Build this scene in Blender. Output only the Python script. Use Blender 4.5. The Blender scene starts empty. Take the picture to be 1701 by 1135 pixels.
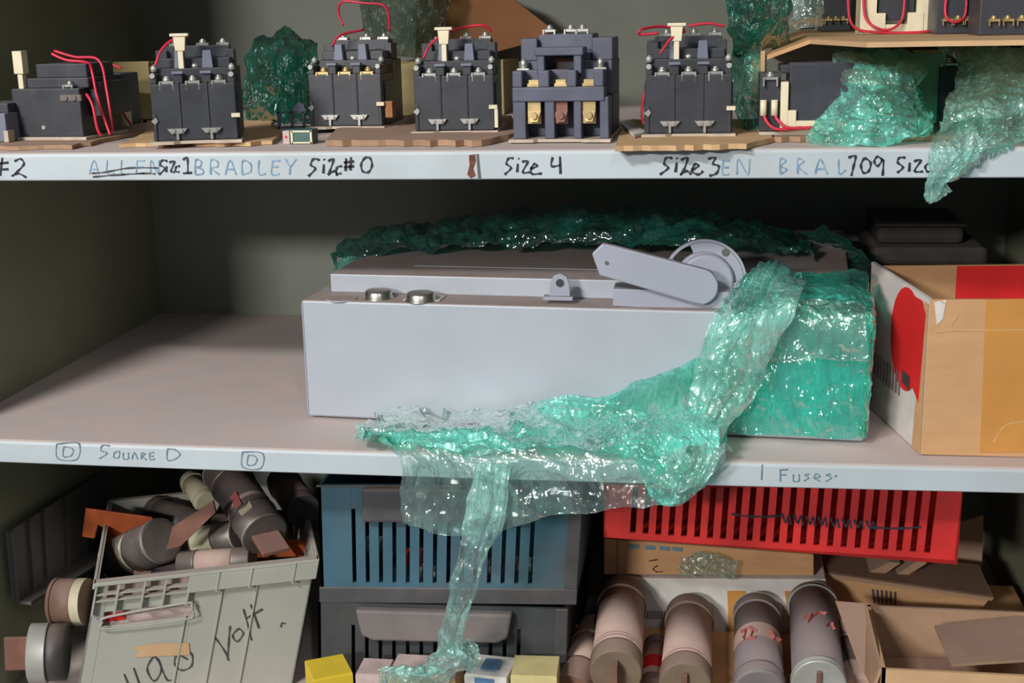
import bpy, math, random
from mathutils import Vector, Matrix, noise
random.seed(7)
V = Vector
PI = math.pi
scene = bpy.context.scene
# ---------------------------------------------------------------- camera, world, lights, exposure
F_PX, PITCH, YAW, ROLL, CAM_Z = 2200.0, math.radians(13.98), math.radians(8.68), math.radians(-1.254), 0.4344
def _basis():
    cp, sp, cy, sy = math.cos(PITCH), math.sin(PITCH), math.cos(YAW), math.sin(YAW)
    f = V((-sy*cp, cy*cp, -sp)); r = V((cy, sy, 0)); u = r.cross(f)
    cr, sr = math.cos(ROLL), math.sin(ROLL)
    return f, r*cr + u*sr, u*cr - r*sr
FW, RT, UP = _basis()
CAM = V((0, 0, CAM_Z))
cd = bpy.data.cameras.new('camera'); cam = bpy.data.objects.new('camera', cd)
scene.collection.objects.link(cam); scene.camera = cam
cd.sensor_fit = 'HORIZONTAL'; cd.sensor_width = 36; cd.lens = 36*F_PX/1701; cd.clip_start = 0.05
cam.matrix_world = Matrix((( RT.x, UP.x, -FW.x, 0), (RT.y, UP.y, -FW.y, 0), (RT.z, UP.z, -FW.z, CAM_Z), (0, 0, 0, 1)))
w = bpy.data.worlds.new('world'); scene.world = w; w.use_nodes = True
w.node_tree.nodes['Background'].inputs[0].default_value = (0.80, 0.90, 1.0, 1)
w.node_tree.nodes['Background'].inputs[1].default_value = 0.12
def area(name, loc, target, sx, sy, power, col):
    l = bpy.data.lights.new(name, 'AREA'); l.shape = 'RECTANGLE'; l.size = sx; l.size_y = sy; l.energy = power; l.color = col
    o = bpy.data.objects.new(name, l); scene.collection.objects.link(o); o.location = loc
    o.rotation_euler = (V(target)-V(loc)).to_track_quat('-Z', 'Y').to_euler(); return o
area('far_aisle_light', (-2.15, -3.9, 1.75), (-0.15, 1.5, 0.0), 0.8, 0.3, 135, (1.0, 0.975, 0.95))
area('tube_light_near', (-1.40, -0.9, 1.80), (-0.05, 1.4, 0.0), 0.6, 0.07, 46, (1.0, 0.985, 0.96))
area('added_glint_light', (0.55, -1.0, 1.9), (0.1, 1.4, 0.0), 0.07, 0.9, 7, (1.0, 0.985, 0.96))  # added lamp out of view, gives the film extra glints
vs = scene.view_settings; vs.view_transform = 'Standard'; vs.look = 'None'; vs.gamma = 1; vs.exposure = 0.28
try: vs.use_curve_mapping = False
except Exception: pass

# ---------------------------------------------------------------- pixel rays
def ray(x, y): return FW + RT*((x-850.5)/F_PX) - UP*((y-567.5)/F_PX)
def PY(x, y, Y): d = ray(x, y); return CAM + d*(Y/d.y)
def PZ(x, y, Z): d = ray(x, y); return CAM + d*((Z-CAM_Z)/d.z)

# ---------------------------------------------------------------- materials
def srgb(c):
    return tuple(((v/255)/12.92 if v/255 <= .04045 else ((v/255+.055)/1.055)**2.4) for v in c)
class NT:
    def __init__(s, name):
        s.m = bpy.data.materials.new(name); s.m.use_nodes = True; s.t = s.m.node_tree; s.t.nodes.clear()
        s.out = s.t.nodes.new('ShaderNodeOutputMaterial')
    def n(s, kind, **kw):
        nd = s.t.nodes.new('ShaderNode'+kind)
        for k, v in kw.items():
            if k.startswith('_'): setattr(nd, k[1:], v)
            else: nd.inputs[k.replace('__', ' ')].default_value = v
        return nd
    def l(s, a, b): s.t.links.new(a, b)
    def mix(s, fac, a, b):
        m = s.t.nodes.new('ShaderNodeMix'); m.data_type = 'RGBA'
        for sock, v in ((m.inputs[0], fac), (m.inputs[6], a), (m.inputs[7], b)):
            if hasattr(v, 'is_output'): s.l(v, sock)
            else: sock.default_value = v if not isinstance(v, tuple) else (*v, 1)[:4]
        return m.outputs[2]
    def ramp(s, src, a, b, c=(0, 0, 0), d=(1, 1, 1)):
        r = s.t.nodes.new('ShaderNodeValToRGB'); r.color_ramp.elements[0].position = a; r.color_ramp.elements[1].position = b
        r.color_ramp.elements[0].color = (*c, 1); r.color_ramp.elements[1].color = (*d, 1); s.l(src, r.inputs[0]); return r.outputs[0]
    def noise(s, scale, detail=4, rough=.55, stretch=None):
        tc = s.n('TexCoord'); nd = s.n('TexNoise', Scale=scale, Detail=detail, Roughness=rough)
        if stretch:
            mp = s.n('Mapping'); mp.inputs['Scale'].default_value = stretch; s.l(tc.outputs['Object'], mp.inputs[0]); s.l(mp.outputs[0], nd.inputs[0])
        else: s.l(tc.outputs['Object'], nd.inputs[0])
        return nd.outputs[0]
DUST = srgb((168, 142, 132))
def mat(name, col, rough=.5, metal=0, var=.25, scale=25, dust=0.0, dustcol=None, bump=.0, bscale=200, spec=.5, stretch=None, dirt=None, dirtamt=0):
    """paint / metal / plastic / card with wear, and dust lying on faces that look up"""
    N = NT(name); c = srgb(col); b = N.n('BsdfPrincipled', Roughness=rough, Metallic=metal)
    b.inputs['Specular IOR Level'].default_value = spec
    n1 = N.noise(scale, stretch=stretch)
    base = N.mix(N.ramp(n1, .35, .7), tuple(v*(1-var) for v in c), tuple(min(1, v*(1+var*.6)) for v in c))
    if dirt:
        n2 = N.noise(scale*.35, 6, .65)
        f = N.ramp(n2, .5, .68); mm = N.n('Math', _operation='MULTIPLY'); N.l(f, mm.inputs[0]); mm.inputs[1].default_value = dirtamt
        base = N.mix(mm.outputs[0], base, srgb(dirt))
    if dust:
        g = N.n('NewGeometry'); sp = N.n('SeparateXYZ'); N.l(g.outputs['Normal'], sp.inputs[0])
        up = N.ramp(sp.outputs[2], .35, .95); n3 = N.noise(18, 5, .6)
        r3 = N.ramp(n3, .25, .65, (.55, .55, .55)); m1 = N.n('Math', _operation='MULTIPLY'); N.l(up, m1.inputs[0]); N.l(r3, m1.inputs[1])
        m2 = N.n('Math', _operation='MULTIPLY'); N.l(m1.outputs[0], m2.inputs[0]); m2.inputs[1].default_value = dust
        base = N.mix(m2.outputs[0], base, srgb(dustcol) if dustcol else DUST)
        rr = N.n('MapRange'); N.l(m2.outputs[0], rr.inputs[0]); rr.inputs[3].default_value = rough; rr.inputs[4].default_value = .95
        N.l(rr.outputs[0], b.inputs['Roughness'])
    N.l(base, b.inputs['Base Color'])
    if bump:
        nb = N.noise(bscale, 3, stretch=stretch); bp = N.n('Bump', Strength=bump, Distance=.001); N.l(nb, bp.inputs['Height']); N.l(bp.outputs[0], b.inputs['Normal'])
    N.l(b.outputs[0], N.out.inputs[0]); return N.m
def film_mat(name, tint, body, opac, bscale=130, gl=.2, rough=.1, fm=1.4):
    N = NT(name)
    tr = N.n('BsdfTransparent', Color=(*tint, 1))
    df = N.n('BsdfDiffuse', Color=(*body, 1)); tl = N.n('BsdfTranslucent', Color=(*body, 1))
    gs = N.n('BsdfGlossy', Color=(1, 1, 1, 1), Roughness=rough)
    tc = N.n('TexCoord'); mp = N.n('Mapping'); mp.inputs['Rotation'].default_value = (0, .55, 0); mp.inputs['Scale'].default_value = (1, 1, .28)
    N.l(tc.outputs['Object'], mp.inputs[0]); t1 = N.n('TexNoise', Scale=bscale*.6, Detail=3, Roughness=.5, Distortion=.6); N.l(mp.outputs[0], t1.inputs[0]); n1 = t1.outputs[0]
    n2 = N.noise(22, 4, .6)
    rg = N.n('Math', _operation='SUBTRACT'); N.l(n1, rg.inputs[0]); rg.inputs[1].default_value = .5
    ab = N.n('Math', _operation='ABSOLUTE'); N.l(rg.outputs[0], ab.inputs[0])
    bp = N.n('Bump', Strength=.8, Distance=.007); N.l(ab.outputs[0], bp.inputs['Height'])
    N.l(bp.outputs[0], gs.inputs['Normal']); N.l(bp.outputs[0], df.inputs['Normal'])
    m0 = N.n('MixShader', Fac=.4); N.l(df.outputs[0], m0.inputs[1]); N.l(tl.outputs[0], m0.inputs[2])
    m1 = N.n('MixShader'); N.l(tr.outputs[0], m1.inputs[1]); N.l(m0.outputs[0], m1.inputs[2])
    f = N.n('MapRange'); N.l(n2, f.inputs[0]); f.inputs[1].default_value = .40; f.inputs[2].default_value = .62
    f.inputs[3].default_value = opac*.4; f.inputs[4].default_value = min(1, opac*1.7); N.l(f.outputs[0], m1.inputs[0])
    fr = N.n('Fresnel', IOR=1.45); N.l(bp.outputs[0], fr.inputs['Normal'])
    fa = N.n('Math', _operation='MULTIPLY_ADD'); N.l(fr.outputs[0], fa.inputs[0]); fa.inputs[1].default_value = fm; fa.inputs[2].default_value = gl*.14; fa.use_clamp = True
    mn = N.n('Math', _operation='MINIMUM'); N.l(fa.outputs[0], mn.inputs[0]); mn.inputs[1].default_value = .6
    m2 = N.n('MixShader'); N.l(mn.outputs[0], m2.inputs[0]); N.l(m1.outputs[0], m2.inputs[1]); N.l(gs.outputs[0], m2.inputs[2])
    N.l(m2.outputs[0], N.out.inputs[0]); return N.m
M = {}
M['shelf'] = mat('shelf_paint', (186, 196, 200), .5, var=.08, scale=9, dust=.9, dustcol=(204, 180, 172), bump=.05, dirt=(150, 150, 150), dirtamt=.35)
M['panel'] = mat('panel_paint', (134, 138, 126), .6, var=.12, scale=6, bump=.08, bscale=90)
M['side'] = mat('side_paint', (140, 142, 118), .6, var=.12, scale=6, bump=.08, bscale=90)
M['box'] = mat('enclosure_paint', (172, 178, 186), .42, var=.06, scale=8, dust=.9, dustcol=(150, 124, 112), bump=.03, dirt=(150, 152, 160), dirtamt=.3)
M['boxg'] = mat('handle_paint', (160, 163, 176), .42, var=.06, scale=10, dust=.5, dustcol=(140, 122, 116))
M['steel'] = mat('bright_steel', (200, 196, 188), .28, 1, .2, 40, dust=.4)
M['silver'] = mat('tinned_metal', (215, 212, 205), .3, .8, .2, 60)
M['brass'] = mat('brass_terminal', (224, 196, 140), .32, .75, .25, 60)
M['copper'] = mat('copper_blade', (176, 96, 62), .45, .55, .35, 30, dirt=(120, 80, 70), dirtamt=.6)
M['copperdusty'] = mat('dusty_copper_blade', (140, 98, 84), .6, .3, .25, 30, dust=.4)
M['orange'] = mat('orange_copper', (190, 92, 46), .5, .3, .35, 30, dirt=(120, 60, 40), dirtamt=.6)
M['black'] = mat('black_bakelite', (54, 56, 62), .42, var=.3, scale=30, dust=.6, dustcol=(120, 116, 118), bump=.05, dirt=(84, 84, 88), dirtamt=.5)
M['graphite'] = mat('graphite_moulding', (58, 60, 68), .42, var=.25, scale=30, dust=.5, dustcol=(130, 128, 132))
M['bluegrey'] = mat('blue_grey_moulding', (84, 87, 104), .45, var=.2, scale=30, dust=.5, dustcol=(140, 132, 134))
M['lug'] = mat('lug_plastic', (112, 117, 134), .45, var=.15, scale=30, dust=.4)
M['cream'] = mat('cream_plastic', (226, 214, 182), .5, var=.1, scale=40)
M['tanplate'] = mat('tan_base_plate', (190, 176, 158), .6, var=.2, scale=30, dirt=(120, 100, 84), dirtamt=.6)
M['red'] = mat('red_wire', (206, 40, 66), .4, var=.2, scale=60)
M['card'] = mat('cardboard', (200, 156, 112), .85, var=.07, scale=12, bump=.25, bscale=60, stretch=(1, 1, 6), dirt=(160, 118, 78), dirtamt=.4, spec=.2)
M['cardd'] = mat('dusty_cardboard', (170, 138, 112), .88, var=.18, scale=14, bump=.2, bscale=80, dirt=(140, 110, 88), dirtamt=.5, dust=.6, spec=.2)
M['cardl'] = mat('light_cardboard', (206, 170, 128), .85, var=.12, scale=14, bump=.2, bscale=80, spec=.2)
M['cardedge'] = mat('cardboard_edge', (176, 132, 92), .9, var=.5, scale=90, stretch=(1, 1, 8), spec=.1)
M['tape'] = mat('brown_tape', (200, 142, 72), .35, var=.08, scale=20, dirt=(190, 140, 80), dirtamt=.4)
M['paperw'] = mat('white_print', (216, 210, 204), .7, var=.12, scale=30, dirt=(180, 160, 150), dirtamt=.5)
M['redprint'] = mat('red_print', (222, 34, 34), .6, var=.15, scale=14)
M['darkprint'] = mat('dark_print', (70, 60, 66), .7)
M['bin'] = mat('grey_bin_plastic', (172, 172, 160), .55, var=.08, scale=12, dust=.7, dustcol=(178, 158, 150), dirt=(140, 138, 128), dirtamt=.5)
M['blue'] = mat('blue_crate_plastic', (64, 100, 116), .5, var=.18, scale=16, dirt=(90, 96, 98), dirtamt=.7)
M['rim'] = mat('dark_rim_plastic', (74, 74, 76), .6, var=.25, scale=18, dust=.5, dirt=(100, 90, 86), dirtamt=.6)
M['darkcrate'] = mat('charcoal_crate_plastic', (64, 66, 68), .55, var=.2, scale=18, dirt=(84, 80, 78), dirtamt=.6)
M['handle'] = mat('dusty_grey_handle', (120, 112, 110), .7, var=.15, scale=18)
M['redcrate'] = mat('red_crate_plastic', (206, 44, 40), .45, var=.18, scale=16, dirt=(150, 30, 34), dirtamt=.5)
M['fusegrey'] = mat('grey_fuse_tube', (122, 112, 114), .6, var=.12, scale=30, dust=.5, dustcol=(168, 150, 144))
M['fusebrown'] = mat('brown_fuse_tube', (120, 92, 78), .6, var=.15, scale=30, dust=.5)
M['fusepink'] = mat('dusty_paper_label', (186, 158, 146), .75, var=.12, scale=40, dust=.3, dustcol=(196, 176, 164))
M['fusecream'] = mat('cream_fuse_tube', (196, 188, 158), .6, var=.12, scale=30, dust=.3)
M['fusedark'] = mat('dark_fuse_tube', (70, 66, 66), .5, var=.15, scale=30, dust=.4)
M['capgrey'] = mat('dull_cap', (120, 112, 106), .45, .5, .25, 40, dust=.4)
M['capbronze'] = mat('bronze_cap', (124, 106, 88), .6, .1, .2, 30, dust=.5)
M['capwhite'] = mat('pale_cap', (176, 176, 168), .45, .3, .15, 40)
M['trough'] = mat('grey_metal_trough', (104, 100, 96), .6, var=.2, scale=14, dirt=(80, 76, 72), dirtamt=.6)
M['ink'] = mat('black_marker', (34, 34, 46), .6)
M['inkblue'] = mat('blue_marker', (134, 164, 190), .6, var=.35, scale=90)
M['inkteal'] = mat('teal_marker', (110, 138, 150), .6, var=.3, scale=90)
M['inkdark'] = mat('brown_black_marker', (70, 62, 66), .6)
M['rust'] = mat('rust', (112, 66, 50), .8, var=.5, scale=200)
M['dark'] = mat('dark_dusty_lump', (62, 58, 54), .8, var=.3, scale=25, dust=.6, dustcol=(110, 100, 92))
M['yellow'] = mat('yellow_carton', (226, 196, 52), .7, var=.1)
M['green'] = mat('pale_green_block', (150, 196, 160), .6, var=.1)
M['greenblk'] = mat('green_terminal_block', (64, 100, 92), .5, var=.3, scale=60)
M['pinkcard'] = mat('pink_card', (206, 182, 176), .8)
M['bluecard'] = mat('blue_print', (96, 136, 176), .7)
M['yel2'] = mat('pale_yellow_carton', (214, 198, 140), .7, var=.15)
M['oldcard'] = mat('old_yellow_card', (150, 136, 92), .8, var=.15, scale=30)
M['brownsheet'] = mat('brown_sheet', (158, 106, 66), .8, var=.15, scale=12)
M['film'] = film_mat('green_film', (.42, .95, .82), (.06, .70, .52), .50, 150, .5, .07)
M['filmclear'] = film_mat('clear_green_film', (.82, .97, .92), (.48, .88, .76), .20, 150, 1.0, .06, 1.8)
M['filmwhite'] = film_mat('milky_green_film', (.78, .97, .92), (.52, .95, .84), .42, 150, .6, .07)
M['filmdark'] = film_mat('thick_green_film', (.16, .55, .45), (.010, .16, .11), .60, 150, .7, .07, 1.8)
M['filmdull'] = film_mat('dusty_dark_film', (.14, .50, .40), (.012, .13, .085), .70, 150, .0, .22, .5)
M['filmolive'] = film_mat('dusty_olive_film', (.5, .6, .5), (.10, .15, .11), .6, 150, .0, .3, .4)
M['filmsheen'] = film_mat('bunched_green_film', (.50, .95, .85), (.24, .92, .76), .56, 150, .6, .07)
M['fadedred'] = mat('faded_red_print', (176, 96, 88), .7, var=.2, scale=60)

# ---------------------------------------------------------------- objects
LINK = scene.collection.objects.link
def tag(o, label, cat, group=None, kind=None):
    if label: o['label'] = label
    if cat: o['category'] = cat
    if group: o['group'] = group
    if kind: o['kind'] = kind
    return o
def thing(name, label, cat, loc=(0, 0, 0), rotz=0, group=None):
    o = bpy.data.objects.new(name, None); LINK(o); o.location = loc; o.rotation_euler = (0, 0, rotz)
    o.empty_display_size = .02
    return tag(o, label, cat, group)
def wmat(o):
    m = Matrix.LocRotScale(o.location, o.rotation_euler, o.scale)
    return wmat(o.parent) @ m if o.parent else m
class MB:
    def __init__(s): s.v = []; s.f = []; s.sm = []
    def add(s, vs, fs, smooth=False, mtx=None):
        b = len(s.v); s.v += [(mtx @ V(p)) if mtx else V(p) for p in vs]
        for f in fs: s.f.append([i+b for i in f]); s.sm.append(smooth)
        return s
    def hexa(s, p):  # 8 corners: 0-3 one face, 4-7 opposite
        return s.add(p, [(3, 2, 1, 0), (4, 5, 6, 7), (0, 1, 5, 4), (1, 2, 6, 5), (2, 3, 7, 6), (3, 0, 4, 7)])
    def box(s, x0, x1, y0, y1, z0, z1, mtx=None):
        p = [V(q) for q in ((x0, y0, z0), (x1, y0, z0), (x1, y1, z0), (x0, y1, z0), (x0, y0, z1), (x1, y0, z1), (x1, y1, z1), (x0, y1, z1))]
        if mtx: p = [mtx @ q for q in p]
        return s.hexa(p)
    def lathe(s, prof, A, B, n=28, caps=True):
        """prof: list of (t along A->B in 0..1, radius)"""
        A, B = V(A), V(B); ax = (B-A); L = ax.length; q = ax.to_track_quat('Z', 'Y')
        vs = []; fs = []
        for t, r in prof:
            for k in range(n):
                a = 2*PI*k/n; vs.append(A + q @ V((r*math.cos(a), r*math.sin(a), t*L)))
        for i in range(len(prof)-1):
            for k in range(n): fs.append((i*n+k, i*n+(k+1) % n, (i+1)*n+(k+1) % n, (i+1)*n+k))
        s.add(vs, fs, True)
        b = len(s.v)-len(vs)
        if caps:
            s.f.append([b+k for k in range(n)][::-1]); s.sm.append(False)
            s.f.append([b+(len(prof)-1)*n+k for k in range(n)]); s.sm.append(False)
        return s
    def cyl(s, A, B, r, n=24): return s.lathe([(0, r), (1, r)], A, B, n)
    def prism(s, pts, d):
        """closed outline of 3d points extruded by vector d"""
        n = len(pts); d = V(d); pts = [V(p) for p in pts]
        return s.add(pts+[p+d for p in pts], [tuple(range(n)), tuple(range(2*n-1, n-1, -1))]+[(i, n+i, n+(i+1) % n, (i+1) % n) for i in range(n)])
    def tube(s, pts, r, n=8, sub=4):
        P = catmull([V(p) for p in pts], sub*(len(pts)-1)+1); m = len(P); vs = []; fs = []
        for i, p in enumerate(P):
            t = (P[min(i+1, m-1)]-P[max(i-1, 0)]); q = t.to_track_quat('Z', 'Y')
            for k in range(n): a = 2*PI*k/n; vs.append(p+q @ V((r*math.cos(a), r*math.sin(a), 0)))
        for i in range(m-1):
            for k in range(n): fs.append((i*n+k, i*n+(k+1) % n, (i+1)*n+(k+1) % n, (i+1)*n+k))
        s.add(vs, fs, True); b = len(s.v)-len(vs)
        s.f.append([b+k for k in range(n)][::-1]); s.sm.append(False); s.f.append([b+(m-1)*n+k for k in range(n)]); s.sm.append(False)
        return s
    def build(s, name, m, parent=None, world=False, bevel=0, solid=0):
        vs = s.v
        origin = V((0, 0, 0))
        if parent:
            if world: inv = wmat(parent).inverted(); vs = [inv @ p for p in vs]
        elif world:
            xs = [p.x for p in vs]; ys = [p.y for p in vs]; zs = [p.z for p in vs]
            origin = V(((min(xs)+max(xs))/2, (min(ys)+max(ys))/2, min(zs))); vs = [p-origin for p in vs]
        me = bpy.data.meshes.new(name); me.from_pydata([tuple(p) for p in vs], [], s.f); me.update()
        me.polygons.foreach_set('use_smooth', s.sm)
        me.materials.append(M[m] if isinstance(m, str) else m)
        o = bpy.data.objects.new(name, me); LINK(o); o.location = origin
        if parent: o.parent = parent
        if solid: q = o.modifiers.new('thickness', 'SOLIDIFY'); q.thickness = solid; q.offset = 0
        if bevel:
            q = o.modifiers.new('bevel', 'BEVEL'); q.width = bevel; q.segments = 2; q.limit_method = 'ANGLE'; q.angle_limit = math.radians(40)
        return o
def catmull(P, n):
    m = len(P); out = []
    for i in range(n):
        t = i/(n-1)*(m-1); k = min(int(t), m-2); u = t-k
        a, b, c, d = P[max(k-1, 0)], P[k], P[k+1], P[min(k+2, m-1)]
        out.append(.5*((2*b)+(c-a)*u+(2*a-5*b+4*c-d)*u*u+(3*b-a-3*c+d)*u**3))
    return out
def dup(root, loc=None, rotz=None, label=None, group=None):
    r = root.copy(); LINK(r)
    if loc is not None: r.location = loc
    if rotz is not None: r.rotation_euler = (0, 0, rotz)
    if label: r['label'] = label
    if group: r['group'] = group
    for ch in list(root.children):
        c = ch.copy(); LINK(c); c.parent = r
        for g in list(ch.children):
            d = g.copy(); LINK(d); d.parent = c
    return r
def PX(x, y, X): d = ray(x, y); return CAM + d*(X/d.x)
def outline(name, pts, Y, depth, m, parent=None, bevel=0, dvec=None):
    """plate with the outline given in image points standing at distance Y, real thickness"""
    P = [PY(x, y, Y) if not callable(Y) else PY(x, y, Y(x)) for x, y in pts]
    return MB().prism(P, dvec or (0, depth, 0)).build(name, m, parent, True, bevel)
def strokes(name, lines, Yf, m, parent, wd=.0022, th=.0004):
    """felt pen writing: ribbons lying on a face; Yf(x) or number or function px,py->point"""
    b = MB()
    for ln in lines:
        P = [Yf(*p) if callable(Yf) else PY(*p, Yf) for p in ln]
        if len(P) > 2: P = catmull(P, 4*(len(P)-1)+1)
        n = len(P); L = []
        for i, p in enumerate(P):
            t = (P[min(i+1, n-1)]-P[max(i-1, 0)]).normalized(); s_ = t.cross(V((0, 1, 0))).normalized()
            ww = wd*(.8+.35*math.sin(i*1.7))*.5
            L.append((p+s_*ww, p-s_*ww))
        vs = []; fs = []
        for a, c in L: vs += [a, c, a+V((0, -th, 0)), c+V((0, -th, 0))]
        for i in range(n-1):
            k = 4*i; fs += [(k+2, k+3, k+7, k+6), (k, k+4, k+5, k+1), (k, k+2, k+6, k+4), (k+1, k+5, k+7, k+3)]
        fs += [(0, 1, 3, 2), (4*n-4, 4*n-2, 4*n-1, 4*n-3)]
        b.add(vs, fs)
    return b.build(name, m, parent, True)

# ---------------------------------------------------------------- shelving unit
XL, XR, YF, YB = -0.825, 0.400, 1.26, 1.87
Z_TOP, Z_MID, Z_LOW = 0.306, 0.0, -0.345
unit = thing('shelving_unit', 'grey painted steel shelving unit with written shelf edges holding everything', 'shelving', (-.21, 1.56, -.40))
MB().box(XL-.02, XR+.02, YB, YB+.01, -.40, .72).build('back_panel', 'panel', unit, True)
MB().box(XL-.012, XL, YF, YB, -.40, .72).build('side_panel', 'side', unit, True)
MB().box(XR, XR+.012, YF, YB, -.40, .72).build('side_panel', 'side', unit, True)
def sag(x, amt): t = (x-XL)/(XR-XL); return -amt*4*t*(1-t)
def shelf(z, lip, amt, tilt=0):
    b = MB(); n = 40; prof = [(YB, 0), (YF+.004, 0), (YF+.0012, -.0012), (YF, -.004), (YF, -lip+.001), (YF+.001, -lip), (YF+.016, -lip), (YF+.016, -lip+.0015), (YF+.0016, -lip+.0015), (YF+.0016, -.0035), (YB, -.0035)]
    k = len(prof); vs = []; fs = []
    for i in range(n+1):
        x = XL+(XR-XL)*i/n
        for (y, zz) in prof:
            fr = (YB-y)/(YB-YF); vs.append(V((x, y, z+zz+sag(x, amt)*fr+tilt*(x-XL)/(XR-XL))))
    for i in range(n):
        for j in range(k-1): a = i*k+j; fs.append((a, a+k, a+k+1, a+1))
    b.add(vs, fs); b.f.append(list(range(k))); b.sm.append(False); b.f.append(list(range(n*k, n*k+k))[::-1]); b.sm.append(False)
    return b.build('shelf', 'shelf', unit, True)
s_top = shelf(Z_TOP, .028, 0.0); s_mid = shelf(Z_MID, .0255, .003); s_low = shelf(Z_LOW, .025, 0)
MB().box(XL, XR, YF, YB, .62, .624).build('shelf', 'shelf', unit, True)
YL = YF-.0003
# seam and rust patch in the top shelf edge
outline('rust_patch', [(779, 258), (789, 256), (790, 268), (786, 280), (790, 292), (782, 296), (776, 290), (780, 275)], YL, .0002, 'rust', s_top, dvec=(0, -.0004, 0))
outline('seam', [(791, 256), (795, 256), (799, 296), (794, 296)], YL, .0002, 'trough', s_top, dvec=(0, -.0003, 0))
# letters as strokes
def word(name, lines, m, parent, wd, off=(0, 0)):
    return strokes(name, [[(x+off[0], y+off[1]) for x, y in l] for l in lines], YL, m, parent, wd)
word('marker_writing', [[(-4, 282), (14, 281)], [(-4, 272), (14, 270)], [(4, 262), (0, 292)], [(24, 268), (34, 264), (40, 272), (30, 284), (20, 293), (30, 288), (44, 295)]], 'ink', s_top, .0022)
word('marker_writing', [[(148, 290), (156, 266), (164, 290)], [(150, 281), (163, 281)], [(178, 266), (178, 288), (190, 288)], [(202, 266), (202, 288), (214, 288)], [(228, 266), (226, 288)], [(228, 267), (240, 267)], [(228, 277), (238, 277)], [(226, 288), (240, 288)], [(250, 288), (251, 266), (262, 288), (264, 266)]], 'inkblue', s_top, .0012)
word('marker_writing', [[(152, 288), (175, 286), (215, 279), (262, 279)], [(154, 294), (190, 291), (240, 288), (258, 289)]], 'inkdark', s_top, .0018)
word('marker_writing', [[(278, 268), (270, 266), (266, 274), (274, 280), (264, 290)], [(277, 276), (276, 286)], [(281, 270), (290, 268), (284, 284), (290, 286)], [(299, 276), (293, 277), (291, 284), (298, 286)], [(304, 266), (311, 262), (312, 288)], [(304, 288), (319, 287)]], 'ink', s_top, .0022)
word('marker_writing', [[(324, 290), (325, 266), (334, 268), (333, 276), (326, 278), (337, 282), (336, 289), (324, 290)], [(350, 290), (350, 266), (361, 268), (361, 277), (351, 279), (364, 290)],
    [(374, 290), (382, 266), (392, 290)], [(377, 281), (389, 281)], [(402, 290), (403, 267), (416, 272), (416, 285), (402, 290)], [(430, 266), (430, 289), (441, 289)], [(453, 266), (451, 289), (464, 289)], [(453, 267), (465, 267)], [(452, 277), (462, 277)], [(474, 264), (482, 276), (492, 264)], [(482, 276), (481, 290)]], 'inkblue', s_top, .0017)
word('marker_writing', [[(531, 266), (521, 264), (516, 274), (524, 280), (512, 293)], [(538, 273), (537, 288)], [(538, 264), (539, 266)], [(545, 268), (554, 264), (548, 284), (545, 290), (556, 284), (560, 292)], [(568, 276), (560, 278), (559, 288), (567, 288)], [(575, 263), (574, 284)], [(583, 261), (582, 283)], [(571, 270), (588, 268)], [(571, 278), (588, 276)], [(606, 262), (600, 272), (602, 284), (612, 286), (618, 274), (614, 262), (606, 262)]], 'ink', s_top, .0024)
word('marker_writing', [[(853, 263), (845, 263), (841, 272), (849, 279), (838, 290)], [(860, 272), (859, 286)], [(861, 263), (862, 264)], [(867, 269), (877, 268), (868, 286), (880, 286)], [(882, 280), (892, 276), (888, 272), (882, 280), (884, 289), (900, 288)], [(918, 261), (916, 276), (932, 274)], [(930, 260), (931, 289)]], 'ink', s_top, .0023)
word('marker_writing', [[(1117, 263), (1107, 262), (1103, 272), (1110, 279), (1096, 290)], [(1124, 270), (1122, 286)], [(1124, 262), (1125, 264)], [(1131, 266), (1142, 262), (1136, 282), (1130, 290), (1141, 284), (1148, 290)], [(1150, 282), (1160, 276), (1155, 272), (1149, 284), (1160, 290), (1168, 284)], [(1176, 264), (1188, 262), (1184, 272), (1194, 276), (1190, 288), (1178, 292)]], 'ink', s_top, .0025)
word('marker_writing', [[(1201, 266), (1200, 289), (1211, 289)], [(1201, 267), (1212, 267)], [(1201, 278), (1210, 278)], [(1224, 290), (1226, 264), (1242, 290), (1245, 264)], [(1296, 289), (1296, 264), (1305, 267), (1297, 276), (1307, 282), (1296, 289)], [(1325, 289), (1325, 264), (1335, 268), (1326, 277), (1340, 289)], [(1354, 289), (1362, 264), (1374, 289)], [(1357, 281), (1370, 280)], [(1393, 264), (1394, 289), (1405, 282)]], 'inkblue', s_top, .0017)
word('marker_writing', [[(1409, 262), (1421, 259), (1418, 275), (1414, 292)], [(1436, 262), (1430, 274), (1434, 287), (1443, 284), (1446, 270), (1436, 262)], [(1466, 266), (1458, 260), (1452, 268), (1458, 276), (1467, 266), (1466, 292)], [(1504, 262), (1494, 262), (1491, 270), (1500, 278), (1490, 287)], [(1511, 270), (1510, 285)], [(1518, 268), (1530, 266), (1519, 284), (1533, 285)], [(1545, 270), (1537, 276), (1540, 285), (1548, 284)]], 'ink', s_top, .0023)
word('marker_writing', [[(94, 738), (130, 736), (128, 763), (96, 762), (94, 738)], [(106, 742), (105, 758), (118, 757), (121, 746), (106, 742)]], 'inkteal', s_mid, .0013)
word('marker_writing', [[(182, 741), (170, 740), (168, 749), (178, 753), (165, 762)], [(190, 752), (198, 750), (197, 760), (189, 760), (190, 752)], [(205, 752), (205, 762), (213, 762), (213, 752)], [(219, 763), (223, 752), (229, 763)], [(235, 763), (235, 753), (241, 754), (237, 758), (243, 764)], [(256, 752), (249, 753), (249, 763), (257, 763)], [(249, 758), (255, 758)], [(278, 746), (278, 764), (290, 763), (299, 755), (290, 747), (278, 746)]], 'inkteal', s_mid, .0015)
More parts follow.
